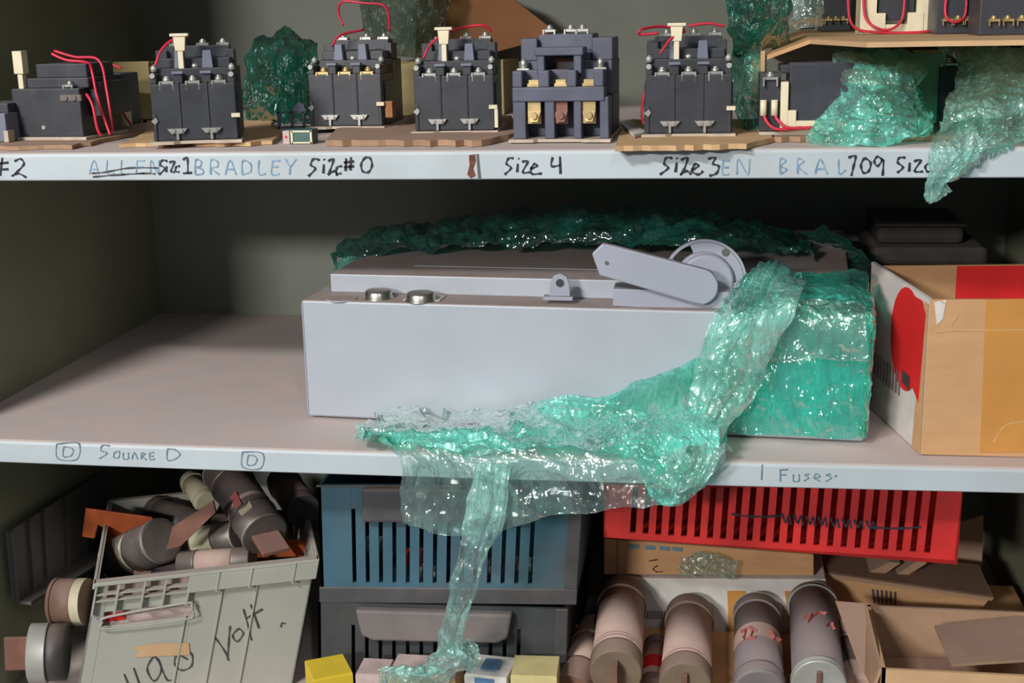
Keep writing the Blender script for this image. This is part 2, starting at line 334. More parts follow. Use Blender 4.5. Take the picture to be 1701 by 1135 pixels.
word('marker_writing', [[(403, 751), (436, 753), (433, 778), (403, 776), (403, 751)], [(412, 757), (411, 772), (422, 772), (427, 763), (421, 757), (412, 757)]], 'inkteal', s_mid, .0013)
word('marker_writing', [[(1266, 772), (1265, 797)], [(1296, 780), (1296, 800)], [(1296, 781), (1309, 780)], [(1296, 789), (1306, 789)], [(1318, 788), (1318, 799), (1327, 799), (1327, 788)], [(1344, 788), (1337, 789), (1343, 794), (1335, 799)], [(1353, 794), (1362, 792), (1356, 787), (1352, 794), (1362, 799)], [(1380, 788), (1372, 789), (1381, 794), (1371, 800)], [(1386, 792), (1390, 790)]], 'inkteal', s_mid, .0014)

# ---------------------------------------------------------------- cardboard sheets on the top shelf
def sheet(label, pts, z0, th, m='cardd', name='cardboard_sheet', group=None):
    """flat sheet lying at height z0; outline in image points on that plane"""
    Q = []; rn = random.Random(len(label)*7+int(pts[1][0]))
    for k in range(len(pts)):
        (x0, y0), (x1, y1) = pts[k], pts[(k+1) % len(pts)]; n = max(1, int(math.hypot(x1-x0, y1-y0)/14))
        for i in range(n): t_ = i/n; jy = 0 if i == 0 else rn.uniform(-1, 1)*1.1; Q.append((x0+(x1-x0)*t_+rn.uniform(-1.5, 1.5)*(i > 0), y0+(y1-y0)*t_+jy))
    P = [PZ(x, y, z0) for x, y in Q]
    o = MB().prism(P, (0, 0, th)).build(name, m, None, True)
    return tag(o, label, 'cardboard')
CT = Z_TOP+.0005
sheet('flat cardboard sheet under the leftmost contactor, running out of frame', [(-60, 250), (120, 248), (240, 222), (236, 196), (-60, 196)], CT, .004)
sheet('flat cardboard sheet under the contactor with a white tab above the size 1 writing', [(198, 246), (300, 243), (400, 243), (452, 240), (470, 226), (452, 205), (245, 205), (243, 224)], CT, .004, 'cardl')
sheet('thick torn cardboard piece under the fourth contactor, above blank shelf edge', [(541, 243), (800, 243), (858, 230), (850, 200), (690, 196), (560, 222)], CT, .006, 'cardd')
sheet('cardboard piece with torn edge under the contactor above the size 3 writing', [(1022, 252), (1240, 248), (1286, 236), (1280, 205), (1050, 205), (1030, 228)], CT, .005, 'cardl')
sheet('cardboard sheet under the wired contactor at the right end of top shelf', [(1282, 236), (1420, 236), (1720, 232), (1720, 180), (1288, 188)], CT, .005, 'cardd')

# ---------------------------------------------------------------- contactors
def saddle(b, x, y, z, s=1.0, m=None):
    b.box(x-.0072*s, x+.0072*s, y-.004*s, y+.008*s, z-.0012, z+.0012)
    b.cyl((x, y+.002*s, z+.0012), (x, y+.002*s, z+.0042*s), .0043*s, 14)
    b.lathe([(0, .0040*s), (1, .0012*s)], (x, y+.002*s, z+.0042*s), (x, y+.002*s, z+.0068*s), 14)
    b.box(x-.0072*s, x-.0056*s, y-.006*s, y-.003*s, z-.0075*s, z+.001)
    b.box(x+.0056*s, x+.0072*s, y-.006*s, y-.003*s, z-.0075*s, z+.001)
def make_contactor(loc, rotz, label, body='black', tab=True, wires=(), mirror=1, term='silver', plate='tanplate', group='size tagged contactors on the top shelf', base=True, tabx=-.012):
    t = thing('contactor', label, 'contactor', loc, rotz)
    W, D = .042, .088
    z0 = .0035 if base else 0
    b = MB()
    b.prism([(-.046, -.008, 0), (-.022, -.008, 0), (-.016, -.002, 0), (.016, -.002, 0), (.022, -.008, 0), (.046, -.008, 0), (.046, D+.006, 0), (-.046, D+.006, 0)], (0, 0, .003)).build('base_plate', plate, t)
    b = MB()                                   # moulded body: stepped front with terminal pockets
    b.box(-W, W, 0, .05, z0, .060)
    b.box(-W-.0015, W+.0015, .012, .05, z0, .052)
    b.box(-W, W, .05, D, z0, .074)
    for x0, x1 in ((-W, -.0355), (-.0185, -.0095), (.0095, .0185), (.0355, W)): b.box(x0, x1, .001, .05, .060, .070)
    b.box(-W, W, .020, .05, .060, .0745)
    b.box(-.036, .036, .034, D-.005, .0745, .084)
    b.box(-W, -.030, .06, D-.004, .074, .092); b.box(.030, W-.003, .06, D-.004, .074, .092)
    b.box(-.034, .034, .066, D-.002, .084, .096)
    for x in (-.014, .014): b.box(x-.0011, x+.0011, -.0012, .001, .010, .062)
    for x in (-W, W-.004): b.box(x, x+.004, -.0015, .001, z0, .030)
    b.build('housing', body, t, bevel=.0009)
    for x in (-.026, 0, .026):
        c = MB(); saddle(c, x, .006, .0615, 1.0); c.build('terminal', term, t)
    for x in (-.018, .016):                    # lower saddle clamps
        c = MB(); c.prism([(x-.010, -.004, .0155), (x+.010, -.004, .0155), (x+.006, -.004, .0105), (x-.006, -.004, .0105)], (0, .004, 0))
        c.box(x-.0012, x+.0012, -.0035, 0, .004, .011); c.cyl((x-.004, -.006, .0135), (x-.004, 0, .0135), .002, 10); c.cyl((x+.004, -.006, .0135), (x+.004, 0, .0135), .002, 10)
        c.build('saddle_clamp', 'silver', t)
    for x in (-.014, .014):
        c = MB(); c.prism([(x-.0055, .026, .0745), (x+.0055, .026, .0745), (x+.0042, .026, .092), (x-.0042, .026, .092)], (0, .014, 0)); c.build('coil_lug', 'lug', t, bevel=.0006)
        MB().box(x-.0055, x+.0055, -.002, .006, .0700, .0725).build('lug_clip', 'lug', t)
    for x in (-.039, .039):
        c = MB(); c.cyl((x, -.0005, .0685), (x, .004, .0685), .0026, 12); c.lathe([(0, .003), (.6, .0034), (1, .001)], (x, .016, .072), (x, .016, .079), 12); c.build('corner_screw', 'capwhite', t)
    for x, y, z in ((-.028, .055, .0840), (.0, .05, .0840), (.028, .055, .0840)):
        c = MB(); c.lathe([(0, .0042), (.6, .0042), (1, .0015)], (x, y-.014, z-.010), (x, y-.014, z-.004), 12); c.build('terminal_screw', 'brass' if body != 'black' else 'silver', t)
    for x in (-.022, .006, .027):
        c = MB(); saddle(c, x, .072, .0975, .85); c.build('rear_terminal', 'silver', t)
    c = MB(); c.box(.037, .0455, -.004, .001, .0255, .0295); c.build('label_chip', 'cream', t)
    c = MB(); c.prism([(-.0435, -.002, .0235), (-.0385, -.002, .0275), (-.0365, -.002, .0235), (-.0395, -.002, .020)], (0, .003, 0)); c.build('side_clip', 'silver', t)
    if tab:
        c = MB(); c.box(tabx-.0026, tabx+.0026, .022, .030, .074, .094)
        c.prism([(tabx-.0048, .021, .092), (tabx+.0048, .021, .092), (tabx+.0062, .021, .107), (tabx-.0062, .021, .107)], (0, .010, 0))
        c.box(tabx-.0092, tabx+.0092, .0195, .0325, .1065, .1095); c.build('reset_tab', 'cream', t, bevel=.0005)
    for pts in wires:
        MB().tube(pts, .0014, 8, 6).build('control_wire', 'red', t)
    return t
def basept(px, py, z=Z_TOP+.0048): p = PZ(px, py, z); return p
W1 = [[(-.037, .014, .078), (-.030, .02, .094), (-.018, .03, .104), (-.006, .05, .106)]]
a1 = make_contactor(basept(327, 238), .27, 'black contactor with cream tab above the size 1 writing, cardboard under it', wires=W1, tabx=-.012)
a2 = make_contactor(basept(576, 214), -.04, 'black brass-terminal contactor without a tab above the size 0 writing', tab=False, term='brass',
    wires=[[(-.024, .035, .090), (-.016, .045, .102), (.004, .07, .107)], [(-.022, .075, .112), (-.027, .075, .128), (-.020, .072, .139), (.004, .072, .137), (.030, .075, .132), (.032, .08, .105)]])
MB().box(.0455, .054, 0, .012, .012, .030).build('end_block', 'brownsheet', a2, bevel=.0006)
a3 = make_contactor(basept(756, 222), .06, 'black contactor with cream tab standing on torn cardboard, third from left with a tab', wires=[[(-.033, .014, .078), (-.026, .02, .092), (-.012, .03, .102), (.004, .07, .108), (.024, .076, .110), (.033, .08, .104)]])
a5 = make_contactor(basept(1143, 227), .03, 'black contactor with cream tab and looping red wire above the size 3 writing',
    wires=[[(-.028, .014, .080), (-.018, .02, .094), (-.004, .03, .101)], [(-.004, .06, .103), (-.028, .05, .106), (-.046, .03, .104), (-.048, .03, .099), (-.030, .03, .100)], [(.0, .06, .106), (.02, .06, .108), (.036, .06, .105)], [(-.043, .05, .045), (-.047, .05, .020), (-.044, .05, .008)]])
MB().box(.0425, .046, -.003, .004, .006, .028).build('side_strip', 'cream', a3)
q_ = [PZ(x, y, Z_TOP+.0062) for x, y in ((1030, 208), (1048, 203), (1072, 224), (1054, 229))]
tag(MB().prism(q_, (0, 0, .003)).build('paper_scrap', 'paperw', None, True), 'folded white paper scrap lying left of the contactor above the size 3 writing', 'paper')
# size four, blue grey, open arches
def big_contactor(loc, rotz, label):
    t = thing('contactor', label, 'contactor', loc, rotz)
    MB().prism([(-.051, -.006, 0), (-.026, -.006, 0), (-.022, -.001, 0), (.020, -.001, 0), (.024, -.006, 0), (.051, -.006, 0), (.051, .12, 0), (-.051, .12, 0)], (0, 0, .003)).build('base_plate', 'tanplate', t)
    b = MB()
    for x0, x1 in ((-.047, -.034), (-.015, -.005), (.014, .022), (.040, .049)): b.box(x0, x1, 0, .05, .003, .044)
    b.box(-.047, .049, .03, .12, .003, .044)
    b.box(-.047, .045, -.002, .05, .040, .054)
    for x0, x1 in ((-.047, -.037), (-.021, -.010), (.007, .017), (.034, .044)): b.box(x0, x1, 0, .05, .054, .070)
    b.box(-.047, .045, .022, .05, .054, .070); b.box(-.047, .049, .04, .12, .044, .078)
    b.box(-.024, -.016, .012, .04, .066, .088); b.box(.013, .021, .012, .04, .066, .088); b.box(-.026, .023, .010, .045, .084, .092)
    b.box(-.045, -.028, .045, .11, .078, .1); b.box(.028, .049, .045, .11, .078, .1); b.box(-.028, .028, .055, .11, .078, .104)
    b.build('housing', 'bluegrey', t, bevel=.0012)
    for i, x in enumerate((-.026, .001, .029)):
        c = MB(); c.box(x-.0065, x+.0065, .004, .014, .018, .042); c.prism([(x-.0065, .003, .030), (x+.0065, .003, .030), (x+.004, -.002, .020), (x-.004, -.002, .020)], (0, .004, 0)); c.cyl((x, -.003, .026), (x, .003, .026), .0035, 12); c.build('contact', 'brass' if i != 1 else 'copperdusty', t)
        c = MB(); c.box(x-.0062, x+.0062, .002, .018, .0545, .0575); c.box(x-.005, x+.005, .004, .018, .0575, .061); c.build('terminal', 'brass', t)
    for x, z in ((-.018, .1075), (.004, .1075), (.016, .1075)):
        c = MB(); saddle(c, x, .065, z, .9); c.build('rear_terminal', 'silver', t)
    for x in (-.040, .038):
        c = MB(); c.lathe([(0, .0036), (.6, .0036), (1, .0015)], (x, .03, .070), (x, .03, .082), 12); c.box(x-.006, x+.006, .024, .034, .0695, .0715); c.build('corner_screw', 'silver', t)
    c = MB(); c.box(-.012, .010, .040, .05, .070, .080); c.build('armature', 'copperdusty', t)
    return t
a4 = big_contactor(basept(930, 236, Z_TOP+.0012), -.02, 'blue-grey contactor with open arches and brass contacts above the size 4 writing')
# left most, seen from its side
def side_contactor(loc, rotz, label, wires, tabx=-.03, body='black', tab=True, h=.066, w=.04, d=.09):
    t = thing('contactor', label, 'contactor', loc, rotz)
    MB().box(-w-.012, w+.006, -.006, d, 0, .003).build('base_plate', 'tanplate', t)
    b = MB(); b.box(-w, w, 0, d, .003, h*.82); b.box(-w+.008, w+.006, .01, d, h*.82, h*.98); b.box(-w+.02, w, .02, d-.01, h*.98, h*1.2); b.box(w, w+.012, .02, d, h*.35, h*.9)
    b.box(-w-.01, -w, .01, d, .003, h*.5)
    b.build('housing', body, t, bevel=.001)
    c = MB(); c.cyl((-.006, -.0006, .013), (-.006, .003, .013), .0022, 12); c.build('screw', 'silver', t)
    c = MB(); c.box(w-.022, w+.002, -.0014, .003, h*.62, h*.72); c.cyl((w-.016, -.003, h*.67), (w-.016, .002, h*.67), .003, 12); c.cyl((w-.006, -.003, h*.67), (w-.006, .002, h*.67), .003, 12); c.build('terminal', 'capgrey', t)
    c = MB(); saddle(c, w-.014, .006, h*.86, .8); c.build('terminal', 'silver', t)
    if tab:
        c = MB(); c.box(tabx-.003, tabx+.003, .004, .012, h*.82, h+.006); c.box(tabx-.0055, tabx+.0055, .002, .014, h+.004, h+.028); c.build('reset_tab', 'cream', t, bevel=.0006)
    for pts in wires: MB().tube(pts, .0016, 8, 6).build('control_wire', 'red', t)
    return t
a0 = side_contactor(basept(83, 232), -.05, 'black contactor seen side-on at the left end of the top shelf, trailing red wires',
    [[(-.005, .03, .090), (.012, .03, .083), (.036, .03, .080), (.046, .02, .072), (.052, .015, .045), (.060, .012, .020), (.066, .01, .004)],
     [(-.004, .034, .093), (.02, .034, .086), (.048, .034, .082), (.056, .03, .05), (.064, .02, .006)],
     [(.046, .004, .048), (.054, .0, .036), (.058, -.002, .012), (.061, 0, .004)]])
t = thing('contactor_fragment', 'grey block cut by the left frame edge on the top shelf', 'contactor', PZ(-6, 236, Z_TOP+.005))
MB().box(-.02, .013, 0, .06, 0, .030).build('housing', 'lug', t, bevel=.001); MB().box(-.02, .012, .01, .06, .030, .040).build('cover', 'graphite', t, bevel=.001); MB().box(.011, .016, -.003, .01, 0, .012).build('clip', 'tanplate', t)
# old yellow cartons behind it
def carton(name, label, cat, pxl, pxr, pybot, pytop, Y, depth, z, m, rotz=0, wall=None, top=True):
    A = PY(pxl, pybot, Y); B = PY(pxr, pybot, Y); T = PY((pxl+pxr)/2, pytop, Y)
    t = thing(name, label, cat, (A.x, Y, z), rotz)
    w_, h_ = B.x-A.x, T.z-z
    MB().box(0, w_, 0, depth, 0, h_).build('body', m, t, bevel=.001)
    MB().box(.0, w_, 0.001, .004, h_, h_+.0025).build('flap', 'cardedge' if m != 'oldcard' else m, t)
    return t
carton('carton', 'old yellowish carton standing behind the leftmost contactor on top shelf', 'carton', 182, 252, 212, 106, 1.62, .09, Z_TOP+.0046, 'oldcard', .15)
t = thing('relay', 'dark relay with ribbed cream insulator behind the leftmost contactor', 'relay', PZ(180, 212, Z_TOP+.0046))
MB().box(-.035, .012, .02, .07, 0, .062).build('housing', 'black', t, bevel=.001)
c = MB()
for k in range(5): c.box(.004+.0025*k, .006+.0025*k, .004+.003*k, .02+.003*k, 0, .052-.005*k)
c.build('insulator', 'cream', t)
for q in ([(.018, .0, .024), (.024, -.002, .012), (.030, 0, .002)], [(-.03, .03, .070), (-.008, .028, .074), (.01, .03, .068)]): MB().tube(q, .0014, 8, 6).build('control_wire', 'red', t)
# small terminal block and grey bracket in front of contactor two
t = thing('terminal_block', 'small green terminal block with pink tag at shelf edge left of torn cardboard', 'terminal block', PZ(495, 240, Z_TOP))
MB().box(-.014, .016, 0, .02, 0, .015).build('body', 'greenblk', t, bevel=.0008)
MB().box(-.0155, -.0085, -.001, .012, .0005, .014).build('tag', 'pinkcard', t)
MB().cyl((-.012, -.002, .008), (-.012, .0, .008), .0012, 8).build('hole', 'redprint', t)
c = MB()
for x in (-.006, .0145): c.box(x-.001, x+.001, -.001, 0, .001, .014)
c.box(-.006, .015, -.001, 0, .001, .0025); c.box(-.006, .015, -.001, 0, .0125, .014); c.build('frame', 'cream', t)
t = thing('bracket', 'grey slotted metal bracket lying left of the brass-terminal contactor', 'bracket', PZ(486, 214, Z_TOP+.0046))
c = MB()
for x in (-.017, -.002, .012): c.box(x, x+.0025, 0, .004, 0, .019)
c.box(-.017, .016, 0, .004, .0175, .0195); c.box(-.017, .02, 0, .02, 0, .002); c.prism([(-.003, .002, .0195), (.016, .002, .0195), (.014, .002, .027), (.008, .002, .030)], (0, .003, 0)); c.build('frame', 'lug', t)
MB().cyl((-.024, 0, .005), (-.016, 0, .005), .003, 12).build('screw', 'silver', t)

# ---------------------------------------------------------------- crumpled plastic film
def crumple(a, b, freq, seed, ang, aniso):
    """creased film: sharp ridges that run along one direction, crossed by weaker ones"""
    h = 0; am = 1; f = freq; c, s_ = math.cos(ang), math.sin(ang)
    for i in range(5):
        x = (a*c+b*s_)*f; y = (-a*s_+b*c)*f
        wx = noise.noise(V((x*.5, y*.5, seed+7.3)))*1.2
        h += am*(1-2.4*abs(noise.noise(V((x/aniso+wx, y+wx, seed+i*3.1)))))
        am *= .55; f *= 1.9; ang += .45; c, s_ = math.cos(ang), math.sin(ang); aniso = 1+(aniso-1)*.75
    return h
def film(name, rows, m, parent=None, nu=110, nv=80, amp=.004, freq=35, seed=0, lat=.4, pleat=0, pfreq=14, ang=.5, aniso=3.5):
    nu = int(nu*1.6); nv = int(nv*1.6); amp *= .72; freq *= 1.25; aniso *= 1.5
    R_ = [catmull([q if isinstance(q, Vector) else PY(*q) for q in r], nu) for r in rows]
    G = [[None]*nu for _ in range(nv)]
    for j in range(nu):
        col = catmull([R_[i][j] for i in range(len(R_))], nv)
        for i in range(nv): G[i][j] = col[i]
    WU = sum((G[nv//2][j+1]-G[nv//2][j]).length for j in range(nu-1)); WV = sum((G[i+1][nu//2]-G[i][nu//2]).length for i in range(nv-1))
    vs = []
    for i in range(nv):
        for j in range(nu):
            p = G[i][j]; a = G[i][min(j+1, nu-1)]-G[i][max(j-1, 0)]; b = G[min(i+1, nv-1)][j]-G[max(i-1, 0)][j]
            n = a.cross(b); n = n.normalized() if n.length > 1e-9 else V((0, -1, 0))
            if n.y > 0: n = -n
            h = crumple(j/(nu-1)*WU, i/(nv-1)*WV, freq, seed, ang, aniso)*amp
            if pleat:
                u = j/(nu-1); h += pleat*abs(math.sin(PI*(u*pfreq+1.3*noise.noise(V((i/nv*3, seed, u*4))))))
            e_ = min(i, nv-1-i, j, nu-1-j); k_ = 1+1.2*max(0, 1-e_/4)
            l = noise.noise_vector(V((p.x*freq*1.1+seed, p.y*freq*1.1, p.z*freq*1.1)))*amp*lat*k_*1.6
            q = p+n*max(h, -amp*.3)+V((l.x, l.y*.3, l.z)); vs.append(q)
    fs = [(i*nu+j, i*nu+j+1, (i+1)*nu+j+1, (i+1)*nu+j) for i in range(nv-1) for j in range(nu-1)]
    return MB().add(vs, fs, True).build(name, m, parent, True)
def Ybox(x): return 1.368+(x-512)*(1.325-1.368)/923

# ---------------------------------------------------------------- disconnect switch box
A = PZ(512, 692, 0); B = PZ(1435, 735, 0)
ang = math.atan2(B.y-A.y, B.x-A.x); BL = (B-A).length; BH = .1325; BD = .40
sw = thing('switch_box', 'large grey steel disconnect switch box with side lever lying on the middle shelf', 'switch box', (A.x, A.y, .0005), ang)
MB().box(0, BL, 0, BD, .0, BH).build('body', 'box', sw, bevel=.0025)
MB().box(.0, .0012, -.0004, .0008, .004, BH-.003).build('seam', 'boxg', sw)
lid = MB().box(.018, BL-.018, .045, BD-.004, BH, BH+.021).build('lid', 'box', sw, bevel=.0015)
MB().box(.10, BL-.1, .10, .18, BH+.021, BH+.0216).build('nameplate', 'box', lid, bevel=.0)
inv = wmat(sw).inverted()
def swl(px, py, z): return inv @ PZ(px, py, z)
def knock(px, py, r, h=.009):
    p = swl(px, py, BH+.0005)
    MB().lathe([(0, r*1.12), (.12, r*1.12), (.2, r), (.8, r*1.0), (1, r*.86)], (p.x, p.y, BH-.0005), (p.x, p.y, BH+h), 36).build('hub_plug', 'steel', sw)
knock(629, 495, .0152); knock(699, 499, .0158)
p = swl(700, 497, BH); MB().box(p.x-.018, p.x+.024, p.y-.012, p.y+.017, BH, BH+.0012).build('hub_plate', 'tanplate', sw, bevel=.0004)
p = swl(568, 497, BH); MB().lathe([(0, .017), (1, .0165)], (p.x, p.y, BH-.0005), (p.x, p.y, BH+.0009), 36).build('knockout', 'box', sw)
# padlock bracket
YBR = 1.363
o_ = outline('padlock_bracket', [(912, 492), (914, 468), (920, 458), (931, 455), (941, 460), (945, 470), (947, 492)], YBR, .003, 'boxg', sw, .0004)
MB().prism([PY(902, 499, YBR-.004), PY(951, 500, YBR-.004), PY(951, 494, YBR-.004), (PY(902, 493, YBR-.004))], (0, .012, 0)).build('bracket_foot', 'boxg', sw, True, .0004)
q = PY(930, 470, YBR); MB().cyl(q-V((0, .0012, 0)), q+V((0, .002, 0)), .0042, 20).build('bracket_hole', 'black', sw, True)
# operating handle
YH = 1.366
MB().prism([PY(1018, 509, YH-.014), PY(1222, 517, YH-.014), PY(1222, 486, YH-.014), PY(1018, 480, YH-.014)], (0, .036, 0)).build('handle_base', 'boxg', sw, True, .001)
ctr = PY(1170, 466, YH+.018); rr = (PY(1240, 466, YH+.018)-ctr).length
b = MB(); n = 60; slot = (math.radians(108), math.radians(150))
pts_o = [ctr+V((math.cos(a), 0, math.sin(a)))*rr for a in [PI*2*k/n for k in range(n)]]
def ring(b, c, r0, r1, a0, a1, y0, y1, n=30):
    vs = []; fs = []
    for k in range(n+1):
        a = a0+(a1-a0)*k/n; d = V((math.cos(a), 0, math.sin(a)))
        vs += [c+d*r0+V((0, y0, 0)), c+d*r1+V((0, y0, 0)), c+d*r1+V((0, y1, 0)), c+d*r0+V((0, y1, 0))]
    for k in range(n):
        for j in range(4): fs.append((4*k+j, 4*k+(j+1) % 4, 4*k+4+(j+1) % 4, 4*k+4+j))
    fs += [(3, 2, 1, 0), (4*n, 4*n+1, 4*n+2, 4*n+3)]
    b.add(vs, fs)
ring(b, ctr, rr*.93, rr, -.2, PI+.05, 0, .005, 50)
ring(b, ctr, rr*.0001, rr*.70, -.3, PI+.3, 0, .005, 50)
ring(b, ctr, rr*.69, rr*.94, -.2, math.radians(112), 0, .005, 40); ring(b, ctr, rr*.69, rr*.94, math.radians(146), PI+.05, 0, .005, 12)
b.build('index_disc', 'boxg', sw, True)
MB().lathe([(0, rr*.66), (.75, rr*.66), (1, rr*.60)], ctr+V((.002, .002, .0)), ctr+V((.002, -.007, 0)), 48).build('index_hub', 'boxg', sw, True)
q = PY(1205, 419, YH+.018); MB().cyl(q, q-V((0, .0015, 0)), .004, 16).build('rivet', 'steel', sw, True)
arm = []
c0 = (1163, 477); rad = 30
for k in range(13):
    a = math.radians(75-150*k/12); arm.append((c0[0]+rad*math.cos(a-.10), c0[1]-rad*math.sin(a-.10)))
arm += [(1150, 503), (996, 458), (983, 422), (1001, 405), (1020, 409)]
P = [PY(x, y, YH-.024) for x, y in arm]
lv = MB().prism(P, (0, .010, 0)).build('lever', 'boxg', sw, True, .0016)
q = PY(1008, 437, YH-.024); MB().cyl(q, q-V((0, .0008, 0)), .0022, 14).build('rivet', 'steel', lv, True)

# film wrapped round the switch box (one sheet of green stretch film in several folds)
wrap = thing('plastic_wrap', 'torn green stretch film draped off the grey switch box and over the shelf edge', 'plastic film', PZ(1100, 735, .001))
def bx(u, v, w_, off=.003):  # point on the switch box: u along, v back, w up
    return wmat(sw) @ V((u, v, w_))
U = lambda px: (swl(px, 600, .0).x)
# right end, front and top
def ux(px): # local x of front face for image column px (at mid height)
    q = PY(px, 620, Ybox(px)); return (inv @ q).x
e = .004
cols = [1150, 1215, 1290, 1360, 1425]
ul = [ux(c_) for c_ in cols]; ul[-1] = BL-.004
rowsC = []
rowsC.append([bx(u, .09, BH+.024) for u in ul]+[bx(BL-.012, .09, BH+.010), bx(BL+.004, .10, BH-.02), bx(BL+.005, .11, .01)])
rowsC.append([bx(u, .045, BH+.020) for u in ul]+[bx(BL+.0, .05, BH+.004), bx(BL+.005, .05, BH-.03), bx(BL+.006, .05, .01)])
rowsC.append([bx(u, .012, BH+.005) for u in ul]+[bx(BL+.004, .014, BH-.004), bx(BL+.005, .014, BH-.035), bx(BL+.005, .014, .01)])
rowsC.append([bx(u, -e, BH-.004) for u in ul]+[bx(BL+.002, -e, BH-.012), bx(BL+.004, .002, BH-.04), bx(BL+.004, .004, .008)])
rowsC.append([bx(u, -e*1.3, BH*.66) for u in ul]+[bx(BL+.001, -e, BH*.6), bx(BL+.003, .0, BH*.45), bx(BL+.003, .002, .007)])
rowsC.append([bx(u, -e*1.3, BH*.33) for u in ul]+[bx(BL+.0, -e, BH*.3), bx(BL+.002, .0, BH*.2), bx(BL+.003, .002, .006)])
rowsC.append([bx(u, -e, .006) for u in ul]+[bx(BL+.0, -e, .006), bx(BL+.002, .0, .005), bx(BL+.003, .002, .004)])
# skew its left edge so it runs diagonally up to the right
for r_ in rowsC:
    for k_ in (-1, -2): r_[k_] = r_[k_]-V((.004, 0, 0))
for i, sh in enumerate((.14, .12, .10, .085, .05, .02, .0)):
    rowsC[i][0] = rowsC[i][0]+V((sh*.62, 0, 0)); rowsC[i][1] = rowsC[i][1]+V((sh*.35, 0, 0))
film('end_wrap', rowsC, 'film', wrap, 120, 110, .0035, 26, 3.1)
film('end_wrap_fold', [[V(p)+V((0, -.004, 0)) for p in r[1:5]] for r in rowsC[2:5]], 'filmclear', wrap, 90, 60, .006, 22, 9.4, pleat=.003, pfreq=5)
# back fold lying on the lid
film('rear_fold', [[(556, 440, 1.52), (640, 424, 1.52), (740, 418, 1.52), (860, 414, 1.52), (980, 410, 1.51), (1100, 412, 1.50), (1230, 420, 1.49), (1330, 426, 1.50), (1392, 440, 1.50)],
    [(560, 432, 1.56), (640, 404, 1.56), (740, 394, 1.57), (860, 378, 1.56), (980, 368, 1.55), (1100, 366, 1.55), (1220, 382, 1.54), (1330, 412, 1.55), (1394, 432, 1.55)],
    [(575, 410, 1.64), (650, 382, 1.64), (740, 372, 1.66), (860, 354, 1.64), (980, 347, 1.63), (1090, 346, 1.63), (1210, 360, 1.63), (1320, 392, 1.64), (1385, 420, 1.64)],
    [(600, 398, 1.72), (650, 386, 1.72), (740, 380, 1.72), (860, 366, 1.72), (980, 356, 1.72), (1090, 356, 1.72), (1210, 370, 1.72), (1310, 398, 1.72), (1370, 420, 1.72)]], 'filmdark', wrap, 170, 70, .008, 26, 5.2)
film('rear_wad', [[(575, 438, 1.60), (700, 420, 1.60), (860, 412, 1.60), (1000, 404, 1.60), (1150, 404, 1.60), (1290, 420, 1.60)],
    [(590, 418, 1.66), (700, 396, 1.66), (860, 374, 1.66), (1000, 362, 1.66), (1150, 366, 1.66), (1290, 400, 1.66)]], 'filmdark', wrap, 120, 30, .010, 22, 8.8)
film('edge_tuck', [[(553, 452, 1.47), (566, 448, 1.48), (600, 440, 1.50)], [(556, 436, 1.49), (572, 432, 1.50), (606, 428, 1.52)]], 'filmsheen', wrap, 20, 16, .003, 40, 2)
# sheet from box front, over the shelf and over the edge
def zs(px, py, z): return PZ(px, py, z)
xs = [596, 660, 740, 820, 910, 1000, 1080, 1150, 1205]
def fr_(ys, dy=.012): return [PY(x, y, Ybox(x)-dy) for x, y in zip(xs, ys)]
def fz_(ys, z=.006): return [PZ(x, y, z) for x, y in zip(xs, ys)]
def fl_(xs_, ys, Y=1.252): return [PY(x, y, Y) for x, y in zip(xs_, ys)]
film('hanging_sheet', [fr_([700, 684, 690, 684, 668, 660, 636, 600, 575]), fz_([716, 712, 718, 715, 708, 706, 704, 702, 700], .012), fz_([722, 736, 742, 744, 740, 738, 736, 736, 728], .006),
    fl_([668, 700, 750, 820, 910, 1000, 1080, 1160, 1208], [764, 764, 768, 770, 772, 774, 776, 770, 742]),
    fl_([668, 700, 750, 820, 910, 1000, 1080, 1150, 1196], [815, 820, 822, 822, 818, 812, 812, 800, 776]),
    fl_([670, 700, 752, 830, 912, 1000, 1070, 1130, 1172], [864, 876, 882, 878, 858, 848, 838, 836, 806])], 'filmclear', wrap, 190, 120, .0055, 24, 1.7)
film('shelf_fold', [fr_([706, 688, 700, 694, 672, 652, 622, 596, 560], .016), fz_([724, 716, 718, 714, 700, 692, 688, 690, 690], .020), fz_([716, 728, 736, 736, 728, 728, 730, 740, 735], .012),
    fl_([640, 690, 760, 830, 910, 1000, 1090, 1150, 1195], [722, 742, 752, 752, 748, 752, 775, 790, 760], 1.256)], 'filmsheen', wrap, 160, 60, .006, 26, 6.1)
film('bunched_fold', [[(1000, 700, 1.30), (1090, 690, 1.30), (1180, 680, 1.30)], [(1030, 740, 1.262), (1100, 730, 1.262), (1190, 730, 1.262)], [(1060, 780, 1.246), (1110, 780, 1.246), (1180, 785, 1.246)], [(1085, 825, 1.246), (1110, 840, 1.246), (1150, 820, 1.246)]], 'filmsheen', wrap, 70, 70, .008, 34, 2.7)
